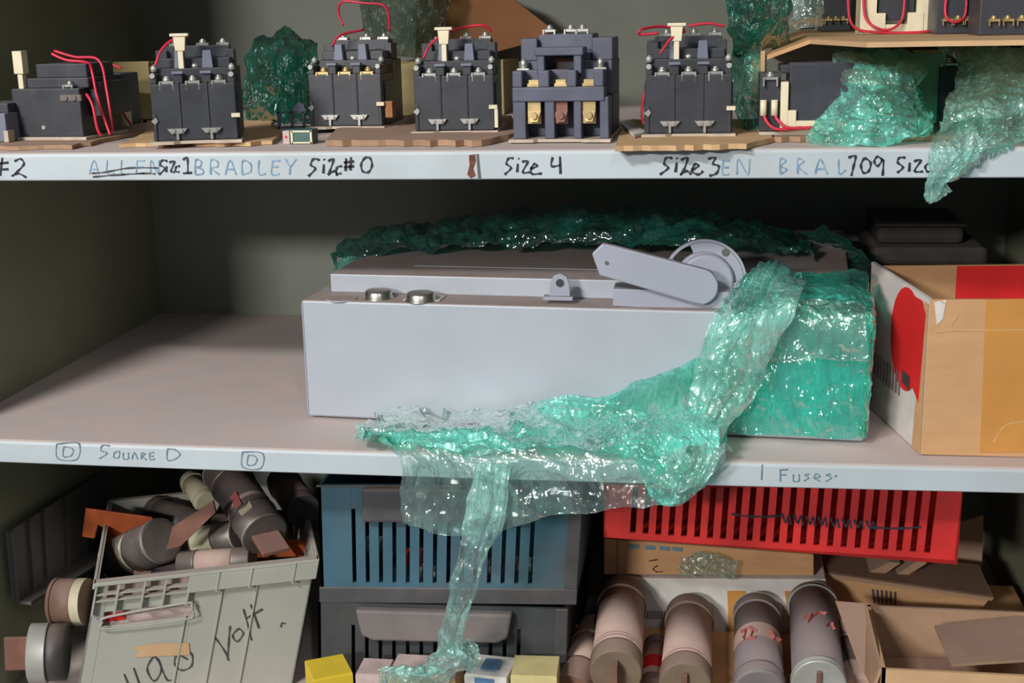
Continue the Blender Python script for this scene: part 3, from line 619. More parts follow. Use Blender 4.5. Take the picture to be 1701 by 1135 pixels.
# twisted band from the lid down to the bunch
band = [[(1236, 470, 1.375), (1262, 444, 1.38), (1290, 440, 1.38), (1330, 466, 1.37)], [(1195, 530, 1.322), (1230, 515, 1.315), (1270, 505, 1.315), (1318, 500, 1.318)],
    [(1172, 590, 1.325), (1200, 580, 1.312), (1235, 575, 1.310), (1272, 585, 1.32)], [(1160, 650, 1.328), (1184, 645, 1.308), (1210, 645, 1.306), (1240, 650, 1.318)],
    [(1142, 700, 1.32), (1160, 700, 1.300), (1182, 700, 1.296), (1208, 695, 1.31)], [(1105, 755, 1.262), (1130, 760, 1.25), (1155, 760, 1.25), (1185, 750, 1.262)], [(1075, 800, 1.246), (1105, 812, 1.243), (1135, 812, 1.243), (1160, 800, 1.246)]]
film('twisted_band', band, 'filmsheen', wrap, 60, 170, .003, 40, 4.4, pleat=.0045, pfreq=7)
film('twisted_band_layer', [[(x-8+16*(k % 2), y+6, Y-.008) for k, (x, y, Y) in enumerate(r)] for r in band], 'filmwhite', wrap, 60, 150, .004, 30, 7.7, pleat=.004, pfreq=5)
# tail strip and the knot at its end
film('tail_strip', [[(792, 772, 1.246), (815, 768, 1.243), (845, 772, 1.246)], [(775, 850, 1.243), (805, 850, 1.24), (842, 850, 1.244)], [(764, 920, 1.243), (785, 925, 1.24), (812, 915, 1.244)],
    [(748, 990, 1.245), (765, 995, 1.241), (788, 985, 1.245)], [(735, 1050, 1.25), (748, 1052, 1.246), (768, 1050, 1.25)], [(728, 1085, 1.26), (745, 1088, 1.256), (768, 1084, 1.26)]], 'filmwhite', wrap, 36, 150, .003, 38, 3.9, pleat=.003, pfreq=3)
film('tail_knot', [[(716, 1098, 1.27), (735, 1076, 1.27), (758, 1066, 1.27), (788, 1076, 1.27)], [(712, 1106, 1.262), (736, 1092, 1.252), (762, 1084, 1.252), (792, 1092, 1.262)], [(690, 1118, 1.262), (730, 1112, 1.252), (762, 1104, 1.254), (790, 1106, 1.262)], [(640, 1112, 1.27), (690, 1118, 1.256), (730, 1118, 1.26), (760, 1112, 1.27)], [(636, 1150, 1.27), (680, 1150, 1.256), (710, 1146, 1.26), (730, 1130, 1.27)]], 'filmwhite', wrap, 70, 80, .006, 40, 1.2)

# ---------------------------------------------------------------- films and right hand group on the top shelf
def bagthing(label, parts):
    base = parts[0][0][-1][0]; t = thing('plastic_bag', label, 'plastic film', PY(*parts[0][0][-1][1]) if not isinstance(base, Vector) else base)
    for rows, m, kw in parts: film('film_layer', rows, m, t, **kw)
    return t
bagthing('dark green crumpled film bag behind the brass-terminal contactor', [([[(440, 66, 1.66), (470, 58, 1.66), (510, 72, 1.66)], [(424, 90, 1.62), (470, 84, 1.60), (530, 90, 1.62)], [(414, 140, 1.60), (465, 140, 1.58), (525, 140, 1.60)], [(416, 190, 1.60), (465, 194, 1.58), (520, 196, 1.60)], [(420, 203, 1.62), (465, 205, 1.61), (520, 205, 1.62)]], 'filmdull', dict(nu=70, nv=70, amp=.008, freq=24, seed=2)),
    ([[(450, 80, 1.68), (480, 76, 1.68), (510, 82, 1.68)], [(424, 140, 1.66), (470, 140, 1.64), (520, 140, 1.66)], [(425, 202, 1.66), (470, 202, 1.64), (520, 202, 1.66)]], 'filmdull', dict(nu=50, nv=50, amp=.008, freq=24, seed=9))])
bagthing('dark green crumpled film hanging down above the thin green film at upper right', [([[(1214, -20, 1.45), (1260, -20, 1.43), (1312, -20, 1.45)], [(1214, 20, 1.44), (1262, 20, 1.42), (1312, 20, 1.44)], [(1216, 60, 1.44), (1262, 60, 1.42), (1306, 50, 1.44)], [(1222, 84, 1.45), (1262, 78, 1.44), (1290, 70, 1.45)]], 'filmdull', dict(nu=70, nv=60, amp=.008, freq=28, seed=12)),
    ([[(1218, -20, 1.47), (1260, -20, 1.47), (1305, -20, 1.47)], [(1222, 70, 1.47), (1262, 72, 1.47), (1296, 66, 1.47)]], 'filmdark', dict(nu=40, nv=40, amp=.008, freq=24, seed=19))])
bagthing('thin green film hanging between the size 3 contactor and the cardboard shelf', [([[(1218, 86, 1.46), (1245, 84, 1.45), (1268, 86, 1.46)], [(1216, 130, 1.44), (1244, 130, 1.43), (1266, 130, 1.44)], [(1226, 180, 1.42), (1246, 180, 1.41), (1264, 180, 1.42)], [(1248, 222, 1.40), (1256, 222, 1.39), (1264, 222, 1.40)]], 'film', dict(nu=50, nv=80, amp=.005, freq=34, seed=22))])
bagthing('bright green crumpled film wad stuffed under the cardboard at right of top shelf', [
    ([[(1380, 98, 1.40), (1430, 94, 1.40), (1490, 96, 1.40), (1530, 100, 1.40)], [(1392, 122, 1.36), (1430, 112, 1.34), (1490, 112, 1.34), (1530, 120, 1.36)], [(1405, 150, 1.34), (1440, 150, 1.32), (1490, 150, 1.32), (1522, 160, 1.34)],
      [(1380, 190, 1.33), (1430, 190, 1.30), (1490, 190, 1.30), (1528, 190, 1.33)], [(1345, 228, 1.31), (1420, 225, 1.285), (1490, 222, 1.285), (1548, 214, 1.32)], [(1340, 240, 1.30), (1400, 258, 1.272), (1440, 246, 1.272), (1545, 232, 1.30)]], 'filmsheen', dict(nu=110, nv=110, amp=.009, freq=26, seed=31)),
    ([[(1395, 100, 1.42), (1450, 100, 1.42), (1510, 100, 1.42)], [(1400, 160, 1.38), (1460, 160, 1.36), (1520, 160, 1.38)], [(1360, 228, 1.34), (1440, 235, 1.32), (1550, 220, 1.34)]], 'film', dict(nu=70, nv=70, amp=.008, freq=24, seed=37)),
    ([[(1386, 96, 1.37), (1410, 94, 1.36), (1440, 104, 1.36)], [(1390, 110, 1.35), (1430, 120, 1.33), (1480, 130, 1.33)], [(1400, 140, 1.34), (1460, 150, 1.31), (1520, 160, 1.32)]], 'filmclear', dict(nu=60, nv=50, amp=.006, freq=34, seed=41))])
bagthing('pale clear-green film spilling over the right end of the top shelf edge', [
    ([[(1560, 84, 1.40), (1620, 78, 1.40), (1680, 82, 1.40), (1740, 84, 1.40)], [(1600, 120, 1.36), (1640, 110, 1.34), (1690, 110, 1.34), (1740, 110, 1.36)], [(1584, 160, 1.33), (1640, 160, 1.31), (1690, 160, 1.31), (1740, 160, 1.33)],
      [(1562, 205, 1.30), (1610, 210, 1.28), (1680, 205, 1.28), (1740, 200, 1.30)], [(1548, 240, 1.262), (1590, 244, 1.255), (1640, 240, 1.262), (1740, 232, 1.27)], [(1538, 266, 1.25), (1565, 275, 1.246), (1590, 280, 1.25), (1600, 262, 1.255)], [(1545, 296, 1.25), (1554, 300, 1.246), (1564, 300, 1.248), (1575, 290, 1.25)], [(1550, 330, 1.25), (1554, 334, 1.248), (1558, 330, 1.248), (1566, 316, 1.25)]], 'filmwhite', dict(nu=110, nv=150, amp=.008, freq=28, seed=51)),
    ([[(1610, 120, 1.38), (1660, 110, 1.37), (1740, 110, 1.38)], [(1590, 180, 1.34), (1650, 180, 1.33), (1740, 170, 1.34)], [(1580, 232, 1.30), (1650, 236, 1.29), (1740, 226, 1.30)]], 'film', dict(nu=70, nv=70, amp=.009, freq=24, seed=57)),
    ([[(1650, 86, 1.36), (1690, 84, 1.35), (1740, 86, 1.35)], [(1600, 150, 1.32), (1660, 140, 1.30), (1740, 150, 1.31)], [(1556, 220, 1.28), (1620, 200, 1.27), (1740, 190, 1.29)]], 'filmwhite', dict(nu=70, nv=70, amp=.007, freq=30, seed=63))])
# wired contactor under the cardboard shelf
def coil_contactor(loc, rotz, label, w=.05, h=.075, wires=()):
    t = thing('relay', label, 'relay', loc, rotz)
    MB().box(-w, w, 0, .07, 0, .003).build('base_plate', 'tanplate', t)
    c = MB(); c.box(-w*.55, -w*.38, -.001, .03, .003, h*.75); c.box(-w*.38, -w*.2, -.001, .03, .003, h*.35); c.box(-w*.2, w, -.001, .03, .003, h*.2); c.build('coil_frame', 'cream', t, bevel=.0006)
    MB().box(-w*.36, w, .004, .07, .003, h).build('coil', 'graphite', t, bevel=.001)
    MB().box(-w, -w*.55, .004, .06, .003, h*.86).build('housing', 'black', t, bevel=.001)
    MB().box(-w*.55, w, .01, .07, h*.86, h*.97).build('cover', 'black', t, bevel=.001)
    for x in (-w*.92, -w*.68):
        MB().cyl((x, -.001, h*.28), (x, -.001, h*.50), .0032, 12).build('wire_sleeve', 'cream', t)
    c = MB(); saddle(c, -w*.78, .004, h*.8, 1.0); c.build('terminal', 'silver', t)
    for q in wires: MB().tube(q, .0016, 8, 6).build('control_wire', 'red', t)
    return t
coil_contactor(PZ(1337, 224, Z_TOP+.006), .0, 'black relay with cream frame and two red wires under the cardboard shelf', .044, .068,
    wires=[[(-.041, -.001, .022), (-.036, -.004, .012), (-.026, -.006, .006), (-.004, -.006, .0075)], [(-.030, -.001, .022), (-.026, -.004, .014), (-.016, -.007, .0075), (.006, -.007, .0075)]])
MB_ = MB
t = thing('carton', 'pale green edged carton standing between the two film wads on the top shelf', 'carton', PZ(1540, 205, Z_TOP+.006))
MB().box(-.018, .016, 0, .07, 0, .072).build('body', 'green', t, bevel=.0008)
MB().box(-.018, .016, 0.0, .004, .0722, .0750).build('flap', 'cardl', t)
t = thing('contactor', 'dark contactor half hidden behind the pale film at the right end', 'contactor', PZ(1606, 205, Z_TOP+.006))
MB().box(-.03, .05, 0, .07, 0, .058).build('housing', 'graphite', t, bevel=.001); c = MB(); saddle(c, -.02, .01, .060, 1.2); saddle(c, .005, .01, .060, 1.2); c.build('terminal', 'silver', t)
# cardboard shelf carried above them
YT = 1.33
tray = thing('cardboard_tray', 'bent cardboard sheet carrying contactors above the bright green film at upper right', 'cardboard', PY(1500, 70, YT))
zt = PY(1550, 72, 1.30).z
P0 = [PY(1386, 76, 1.32), PY(1550, 76, 1.30), PY(1760, 78, 1.29)]; zA = [p.z for p in P0]
fl, bk = PZ(1345, 73, zt), PZ(1318, 47, zt)
MB().prism([fl, PZ(1440, 79, zt), PZ(1560, 77, zt), V((.396, PZ(1760, 76, zt).y, zt)), V((.396, bk.y, zt)), bk], (0, 0, .0045)).build('panel', 'cardl', tray, True)
MB().prism([fl, bk, bk+V((-.045, -.04, -.035)), PY(1274, 99, fl.y)], (0, .001, .004)).build('bent_flap', 'card', tray, True)
q = PY(1267, 95, 1.42); MB().prism([PY(1264, 85, 1.42), PY(1271, 84, 1.42), PY(1268, 224, 1.42), PY(1264, 224, 1.42)], (0, .06, 0)).build('cardboard_strip', 'cardl', None, True)
tag(bpy.data.objects['cardboard_strip'], 'narrow upright cardboard edge just left of the wired relay', 'cardboard')
# things standing on it (upper parts run out of the picture)
def top_relay(px, py, w, label, kind, wires):
    t = thing('contactor', label, 'contactor', PZ(px, py, zt+.0048))
    if kind == 'frame':
        c = MB(); c.box(-w, -w*.55, 0, .05, 0, .08); c.box(w*.55, w, 0, .05, 0, .08); c.box(-w*.55, w*.55, 0, .05, 0, .010); c.box(-w*.75, -w*.3, -.001, .04, .0, .022); c.box(w*.3, w*.75, -.001, .04, .0, .022); c.build('coil_frame', 'cream', t, bevel=.0006)
        MB().box(-w*.5, w*.5, .006, .05, .014, .08).build('coil', 'black', t, bevel=.001)
    else:
        MB().box(-w, w, 0, .06, 0, .08).build('housing', 'black' if kind == 'black' else 'graphite', t, bevel=.001)
        for x in (-w*.5, 0, w*.5): c = MB(); saddle(c, x, -.002, .014, .7); c.build('terminal', 'brass', t)
    for q in wires: MB().tube(q, .0015, 8, 6).build('control_wire', 'red', t)
    return t
top_relay(1488, 56, .038, 'cream framed contactor with red wire loops on the bent cardboard sheet', 'frame',
    [[(-.050, -.004, .06), (-.052, -.006, .03), (-.045, -.008, .008), (-.02, -.009, .002), (.03, -.009, .0018), (.041, -.008, .01), (.043, -.006, .05)], [(-.036, -.004, .06), (-.034, -.006, .02), (-.020, -.010, .006), (-.004, -.010, .006), (.006, -.006, .02), (.006, -.004, .06)]])
top_relay(1388, 52, .018, 'black block with silver studs at the left end of the bent cardboard sheet', 'black', [])
top_relay(1590, 56, .022, 'dark contactor with red wire loop right of the cream framed one', 'grey', [[(-.012, -.004, .05), (-.014, -.006, .02), (-.004, -.008, .012), (.006, -.006, .02), (.005, -.004, .05)]])
top_relay(1672, 58, .026, 'dark contactor with brass studs at the upper right corner of the picture', 'grey', [])
bagthing('clear film wrapped lump at the left end of the bent cardboard sheet', [([[(1316, -20, 1.44), (1340, -20, 1.43), (1366, -20, 1.44)], [(1318, 20, 1.43), (1340, 20, 1.42), (1364, 20, 1.43)], [(1322, 48, 1.43), (1340, 48, 1.42), (1362, 48, 1.43)]], 'filmclear', dict(nu=40, nv=50, amp=.006, freq=34, seed=71))])
MB().box(-.012, .012, 0, .05, 0, .06).build('relay', 'graphite', None, False, .002)
o = bpy.data.objects['relay.003'] if 'relay.003' in bpy.data.objects else [x for x in bpy.data.objects if x.name.startswith('relay') and x.type == 'MESH'][0]
o.location = PZ(1342, 50, zt+.0048)+V((0, .03, 0)); tag(o, 'small dark block seen inside clear film at the left of the bent cardboard', 'relay')
# large brown sheet and dusty bag at the back
t = thing('brown_cardboard', 'bent brown cardboard piece lying high at the back above the middle contactors', 'cardboard', (-.35, 1.76, .40))
carton('carton', 'plain carton hidden behind the two middle contactors, under brown cardboard', 'carton', 650, 838, 200, 104, 1.70, .14, Z_TOP+.0006, 'oldcard')
P = [PY(x, y, 1.76) for x, y in ((690, 5), (760, -40), (850, -4), (914, 46), (905, 64), (760, 104), (690, 104))]
MB().prism(P, (0, .006, 0)).build('panel', 'brownsheet', t, True)
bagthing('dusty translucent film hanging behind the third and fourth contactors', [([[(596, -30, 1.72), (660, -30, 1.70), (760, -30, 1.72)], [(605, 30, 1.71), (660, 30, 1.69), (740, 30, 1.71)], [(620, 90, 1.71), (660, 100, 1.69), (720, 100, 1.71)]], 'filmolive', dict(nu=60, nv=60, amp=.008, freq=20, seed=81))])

# ---------------------------------------------------------------- middle shelf: red cardboard box and dark things behind
A = PZ(1530, 755, 0); L_ = PZ(1458, 692, 0); hb = .157
cb = thing('cardboard_box', 'open cardboard box with red printed side standing on the middle shelf', 'box', (A.x, A.y, .0005))
th = .004
R2 = V((A.x+.185, A.y-.012, 0)); BK = L_+V((.165, .012, 0)); Lb = V((L_.x, L_.y+.02, 0))
Lt = V((.004, .0, 0)); Zh = V((0, 0, 1))
def wall(b, p, q, h0, h1, inw):
    b.hexa([p, q, q+inw, p+inw, p+Zh*h0, q+Zh*h1, q+inw+Zh*h1, p+inw+Zh*h0])
A0 = V((A.x, A.y, 0)); FR = V((A.x+.205, A.y-.006, 0)); BLp = V((L_.x-.008, L_.y+.05, 0)); BR = BLp+(FR-A0)
BR = V((.392, BLp.y+.02, 0)); FR = V((.392, A.y, 0))
inn = .004
b = MB(); wall(b, A0, FR, hb, hb+.002, V((0, inn, 0))); b.build('front_wall', 'card', cb, True)
b = MB(); wall(b, BLp, A0, hb+.004, hb, V((inn, inn*.3, 0))); sidew = b.build('side_wall', 'paperw', cb, True)
b = MB(); wall(b, BR, BLp, hb+.0, hb+.0, V((0, -inn, 0))); bw = b.build('back_wall', 'card', cb, True)
b = MB(); wall(b, FR, BR, hb, hb, V((-inn, 0, 0))); b.build('side_wall', 'card', cb, True)
MB().prism([A0+V((.003, .003, .001)), FR+V((-.003, .003, .001)), BR+V((-.003, -.003, .001)), BLp+V((.003, -.003, .001))], (0, 0, .003)).build('bottom', 'card', cb, True)
def on_side(u, v, off=-.0006):   # u 0 back .. 1 front corner, v height 0..1
    p = BLp.lerp(A0, u); d = (A0-BLp).normalized(); nrm = V((-d.y, d.x, 0));
    if nrm.x > 0: nrm = -nrm
    return p+V((0, 0, v*hb))-nrm*off
def on_front(px, py): return PY(px, py, A.y-.0004)
# red oval print, brown border, dark mark, barcode block
c = MB(); pts = []
for k in range(28):
    a = 2*PI*k/28; pts.append(on_side(.68+.26*math.cos(a)*(1 if math.cos(a) < 0 else .95), .66+.34*math.sin(a)))
c.prism(pts, (-.0004, -.0002, 0)).build('red_print', 'redprint', sidew, True)
c = MB().prism([on_side(.86, .0), on_side(.995, .0), on_side(.995, .97), on_side(.93, .97)], (-.0003, -.0001, 0)).build('printed_border', 'card', sidew, True)
c = MB().prism([on_side(.80, .40, -.001), on_side(.93, .32, -.001), on_side(.97, .9, -.001), on_side(.90, .97, -.001), on_side(.75, .97, -.001)], (-.0003, -.0001, 0)).build('red_print', 'redprint', sidew, True)
MB().prism([on_side(.66, .37, -.0014), on_side(.78, .35, -.0014), on_side(.78, .44, -.0014), on_side(.66, .45, -.0014)], (-.0003, -.0001, 0)).build('dark_mark', 'darkprint', sidew, True)
c = MB()
for k in range(9): c.prism([on_side(.16+k*.055, .26, -.001), on_side(.18+k*.055, .26, -.001), on_side(.18+k*.055, .42, -.001), on_side(.16+k*.055, .42, -.001)], (-.0002, 0, 0))
c.build('barcode', 'fusegrey', sidew, True)
MB().prism([on_front(1638, 498), on_front(1720, 496), on_front(1720, 752), on_front(1628, 752)], (0, -.0003, 0)).build('packing_tape', 'tape', cb, True)
MB().prism([on_front(1552, 502), on_front(1572, 498), on_front(1566, 530), on_front(1556, 540)], (0, -.0003, 0)).build('scuff', 'paperw', cb, True)
strokes('crease_mark', [[(1555, 552), (1600, 549), (1700, 548)], [(1650, 735), (1664, 712), (1676, 704), (1700, 700)], [(1562, 500), (1590, 520), (1580, 540)]], on_front, 'cardl', cb, .0012)
# inner red band on the back wall
y_ = min(BR.y, BLp.y)
MB().prism([BLp.lerp(BR, .42)+V((0, -inn-.0004, .05)), BR+V((0, -inn-.0004, .05)), BR+V((0, -inn-.0004, hb-.001)), BLp.lerp(BR, .42)+V((0, -inn-.0004, hb-.001))], (0, -.0003, 0)).build('red_print', 'redprint', bw, True)
# dark lumps behind
def lump(px0, px1, py0, py1, Y, dep, z, label, name, m='dark', cat='case'):
    A = PY(px0, py1, Y); B = PY(px1, py0, Y)
    t = thing(name, label, cat, ((A.x+B.x)/2, Y, z)); w_ = (B.x-A.x)/2; h = B.z-z
    MB().box(-w_, w_, 0, dep, 0, h*.86).build('body', m, t, bevel=.008)
    MB().box(-w_*1.04, w_*1.02, -.004, dep, h*.86, h).build('lid', m, t, bevel=.006)
    return t
l1 = lump(1452, 1640, 412, 450, 1.62, .16, .0006, 'dusty dark case behind the cardboard box, the lower of two', 'carrying_case')
h1 = PY(1500, 412, 1.62).z
lump(1456, 1604, 372, 408, 1.64, .13, h1+.0006, 'dusty dark case lying on top of the other one behind the box', 'carrying_case')
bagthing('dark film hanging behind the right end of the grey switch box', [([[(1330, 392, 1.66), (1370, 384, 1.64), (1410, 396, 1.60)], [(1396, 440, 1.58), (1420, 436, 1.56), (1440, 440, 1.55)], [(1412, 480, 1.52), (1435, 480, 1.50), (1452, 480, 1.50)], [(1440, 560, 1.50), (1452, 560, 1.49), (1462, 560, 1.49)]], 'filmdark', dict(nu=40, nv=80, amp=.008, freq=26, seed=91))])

# ---------------------------------------------------------------- lower shelf
ZL = Z_LOW+.0005
def panel_map(c00, c10, c11, c01):
    def f(u, v, d=0):
        p = c00.lerp(c10, u).lerp(c01.lerp(c11, u), v); return p+V((0, d, 0))
    return f
def bar(b, f, u0, u1, v0, v1, d0, d1, su=0):
    b.hexa([f(u0, v0, d0), f(u1, v0, d0), f(u1, v0, d1), f(u0, v0, d1), f(u0+su, v1, d0), f(u1+su, v1, d0), f(u1+su, v1, d1), f(u0+su, v1, d1)])
def slat_front(b, f, edges, v0, v1, th=.004, su=0, wave=0):
    """solid panel between slots: edges = list of slot centres and half width"""
    last = 0
    for c_, hw in edges:
        bar(b, f, last, c_-hw, 0, 1, 0, th); last = c_+hw
        bar(b, f, c_-hw-.0005, c_+hw+.0005, 0, v0, 0, th); bar(b, f, c_-hw-.0005, c_+hw+.0005, v1(c_) if callable(v1) else v1, 1, 0, th)
    bar(b, f, last, 1, 0, 1, 0, th)
YC = 1.36
def crate(label, m, tl, tr, bl, br, slots, hw, v0, v1, handle, rimtop, rimbot, dep=.30):
    c = [PY(*bl, YC), PY(*br, YC), PY(*tr, YC), PY(*tl, YC)]; f = panel_map(*c)
    t = thing('crate', label, 'crate', (c[0].x, YC, c[0].z))
    b = MB(); slat_front(b, f, [(s, hw) for s in slots], v0, v1)
    bar(b, f, 0, .012, 0, 1, 0, dep); bar(b, f, .988, 1, 0, 1, 0, dep); bar(b, f, 0, 1, 0, 1, dep-.004, dep)
    bar(b, f, 0, 1, 0, .03, 0, dep); b.build('body', m, t, True)
    b = MB(); bar(b, f, -.006, 1.006, 0, rimbot, -.002, .002)
    if rimtop: bar(b, f, -.006, 1.006, rimtop, 1, -.002, .002)
    bar(b, f, .955, 1.004, rimbot, 1, -.0025, .002); b.build('rim', 'rim', t, True, .0008)
    if handle:
        P = [f(u, v, -.014) for u, v in handle]; MB().prism(P, (0, .013, 0)).build('handle', 'handle' if m == 'darkcrate' else 'rim', t, True, .003)
    return t
sl = [(x-530)/435 for x in range(589, 905, 23)]
zlev = Z_LOW
cr2 = crate('charcoal slotted plastic crate under the blue one, dusty grey handle', 'darkcrate', (528, 1000), (942, 1012), (530, 1226), (935, 1226), [(x-528)/413 for x in range(588, 880, 23)], .0075, .3, lambda c_: .76 if .2 < c_ < .76 else .84,
    [(.165, .985), (.79, .985), (.775, .80), (.73, .765), (.24, .765), (.19, .80)], None, .03)
cr1 = crate('blue slotted plastic crate stacked on the charcoal crate', 'blue', (528, 806), (968, 806), (534, 1000), (955, 1004), sl, .008, .17, lambda c_: .80 if c_ < .16 else .74, [(.18, 1), (.8, 1), (.8, .72), (.18, .72)], .985, .13)
# things glimpsed through the slots
for k, (px, py, m_, cat_, lb) in enumerate(((588+46, 905, 'fusedark', 'fuse', 'dark small fuse inside the blue crate seen left through slots'), (690, 925, 'redprint', 'fuse', 'red banded small fuse inside the blue crate'), (706, 955, 'capwhite', 'fuse', 'pale small fuse inside the blue crate below the red one'), (798, 945, 'copper', 'fuse', 'copper coloured fuse inside the blue crate behind the hanging film'), (880, 940, 'capwhite', 'fuse', 'pale fuse inside the blue crate near its right end'))):
    A = PY(px-22, py, YC+.025); B = PY(px+22, py, YC+.025); zb = cr1.location.z
    t = thing('fuse', lb, cat_, (A.x, A.y, A.z-.012))
    MB().cyl(A.lerp(B, .2), A.lerp(B, .8), .010, 16).build('tube', m_, t, True); MB().cyl(A, A.lerp(B, .22), .011, 16).build('end_cap', 'silver', t, True); MB().cyl(A.lerp(B, .78), B, .011, 16).build('end_cap', 'silver', t, True)
# red crate
c = [PY(1003, 893, 1.37), PY(1590, 938, 1.33), PY(1600, 806, 1.33), PY(1003, 806, 1.37)]
f = panel_map(*c); t = rc = thing('crate', 'red slotted plastic tray tucked under the middle shelf on cardboard boxes', 'crate', (c[0].x, 1.35, c[1].z))
n = 23; b = MB(); last = 0; w_ = 1
cs = [(1054+22.3*k-1003)/590 for k in range(n)]
def slatq(b, cs, hw, sk):
    prev0 = prev1 = 0
    for c_ in cs:
        b.hexa([f(prev0, .12, 0), f(c_-hw, .12, 0), f(c_-hw, .12, .004), f(prev0, .12, .004), f(prev1, .97, 0), f(c_-hw+sk, .97, 0), f(c_-hw+sk, .97, .004), f(prev1, .97, .004)])
        prev0 = c_+hw; prev1 = c_+hw+sk
    b.hexa([f(prev0, .12, 0), f(1, .12, 0), f(1, .12, .004), f(prev0, .12, .004), f(prev1, .97, 0), f(1, .97, 0), f(1, .97, .004), f(prev1, .97, .004)])
slatq(b, cs, .0085, .008)
bar(b, f, 0, 1, 0, .12, 0, .004); bar(b, f, 0, 1, .965, 1, 0, .004)
bar(b, f, 0, .008, 0, 1, 0, .26); bar(b, f, .992, 1, 0, 1, 0, .26); bar(b, f, 0, 1, 0, .05, 0, .26); bar(b, f, 0, 1, 0, 1, .256, .26)
b.build('body', 'redcrate', t, True)
def onred(px, py): return PY(px, py, 1.37-(px-1003)/590*.04-.001)
strokes('marker_writing', [[(1215, 854), (1245, 858), (1280, 858), (1300, 856)]]+[[(x-6, 853+k*1.7), (x, 868+k*1.4), (x+5, 856+k*1.6), (x+9, 872+k*1.2)] for k, x in enumerate(range(1305, 1460, 20))]+[[(1445, 876), (1490, 878), (1530, 876)]], onred, 'ink', t, .0026)
# tan carton and white carton below it
def flat_front_box(name, label, cat, bl, br, tr, tl, Y, dep, m, zbase=None, parts=()):
    c = [PY(*bl, Y), PY(*br, Y), PY(*tr, Y), PY(*tl, Y)]
    if zbase is not None: c[0].z = c[1].z = zbase
    t = thing(name, label, cat, (c[0].x, Y, c[0].z)); f = panel_map(*c)
    b = MB(); bar(b, f, 0, 1, 0, 1, 0, dep); b.build('body', m, t, True, .0015)
    return t, f
t, f = flat_front_box('carton', 'tan cardboard carton under the red tray, above the white carton', 'carton', (1003, 955), (1352, 957), (1352, 922), (1003, 895), 1.505, .2, 'card')
zt2 = PY(1003, 955, 1.40).z
MB().prism([f(.065, 0, -.0005), f(.07, 0, -.0005), f(.07, 1, -.0005), f(.065, 1, -.0005)], (0, -.0005, 0)).build('seam', 'cardedge', t, True)
b = MB()
for u in (.12, .20, .27, .33): bar(b, f, u, u+.05, .78, .9, -.0008, 0)
b.build('printed_band', 'inkteal', t, True)
strokes('marker_writing', [[(1092, 940), (1085, 945), (1090, 950), (1100, 950)], [(1078, 932), (1092, 930)]], lambda x, y: PY(x, y, 1.504), 'ink', t, .0014)
zb = Z_LOW
t, f = flat_front_box('carton', 'white carton with brown squares and a barcode behind the standing fuses', 'carton', (1003, 1100), (1400, 1100), (1372, 963), (1022, 961), 1.50, .2, 'paperw')
# fix height down to the shelf
for u0, u1, v0 in ((.535, .62, -.2), (.80, .90, -.2)):
    b = MB(); bar(b, f, u0, u1, v0+.2, .86, -.001, 0); b.build('brown_square', 'tape', t, True)
b = MB()
for k in range(14): bar(b, f, .135+k*.011, .141+k*.011, .52, .62, -.001, 0)
bar(b, f, .17, .30, .36, .40, -.001, 0); b.build('barcode', 'fusegrey', t, True)
zc = PY(1003, 1100, 1.395).z
t, f = flat_front_box('carton', 'brown carton at the bottom of the stack behind the standing fuses', 'carton', (1003, 1180), (1400, 1180), (1400, 1103), (1003, 1103), 1.50, .2, 'card', ZL)
# film scrap glinting on the tan carton
bagthing('small clear film scrap glinting on the tan and white cartons', [([[(1128, 925, 1.494), (1175, 918, 1.49), (1225, 930, 1.494)], [(1130, 958, 1.494), (1175, 960, 1.49), (1220, 958, 1.494)]], 'filmclear', dict(nu=50, nv=30, amp=.006, freq=50, seed=101))])

# fuses
def fuse(A, B, r, label, tube='fusegrey', cap='capgrey', blade='copperdusty', lab=None, labm='redprint', capl=.16, bl=.028, bladeang=0, nearblade=True, farblade=True, group=None, ring_=True, farcap=True):
    """A = near end centre, B = far end centre"""
    A, B = V(A), V(B); ax = (B-A).normalized(); q = ax.to_track_quat('Z', 'Y')
    t = thing('fuse', label, 'fuse', A.lerp(B, .5)-V((0, 0, r)))
    MB().lathe([(0, r*.97), (1, r*.97)], A.lerp(B, capl*.8), A.lerp(B, 1-capl*.8), 36).build('tube', tube, t, True)
    for (p, s) in ((A, 1), (B, -1))[:2 if farcap else 1]:
        e0 = p; e1 = p+ax*s*(B-A).length*capl
        MB().lathe([(0, r*.94), (.04, r*1.0), (.85, r*1.0), (.9, r*1.03), (1, r*1.03)], e0, e1, 36).build('end_cap', cap, t, True, 0)
        if ring_: MB().lathe([(0, r*1.01), (.5, r*1.035), (1, r*1.01)], e0+ax*s*.0006, e0+ax*s*.0022, 36, False).build('rim_ring', 'capwhite', t, True)
    for p, s, on in ((A, -1, nearblade), (B, 1, farblade)):
        if on:
            m = Matrix.Translation(p) @ q.to_matrix().to_4x4() @ Matrix.Rotation(bladeang, 4, 'Z')
            z0, z1 = (0, s*bl) if s > 0 else (-bl, 0)
            MB().box(-.0025, .0025, -r*.6, r*.6, z0, z1, m).build('blade', blade, t, True, .0006)
    if lab:
        for (t0, t1, mm) in lab: MB().lathe([(0, r*.985), (1, r*.985)], A.lerp(B, t0), A.lerp(B, t1), 36, False).build('label', mm, t, True)
    return t
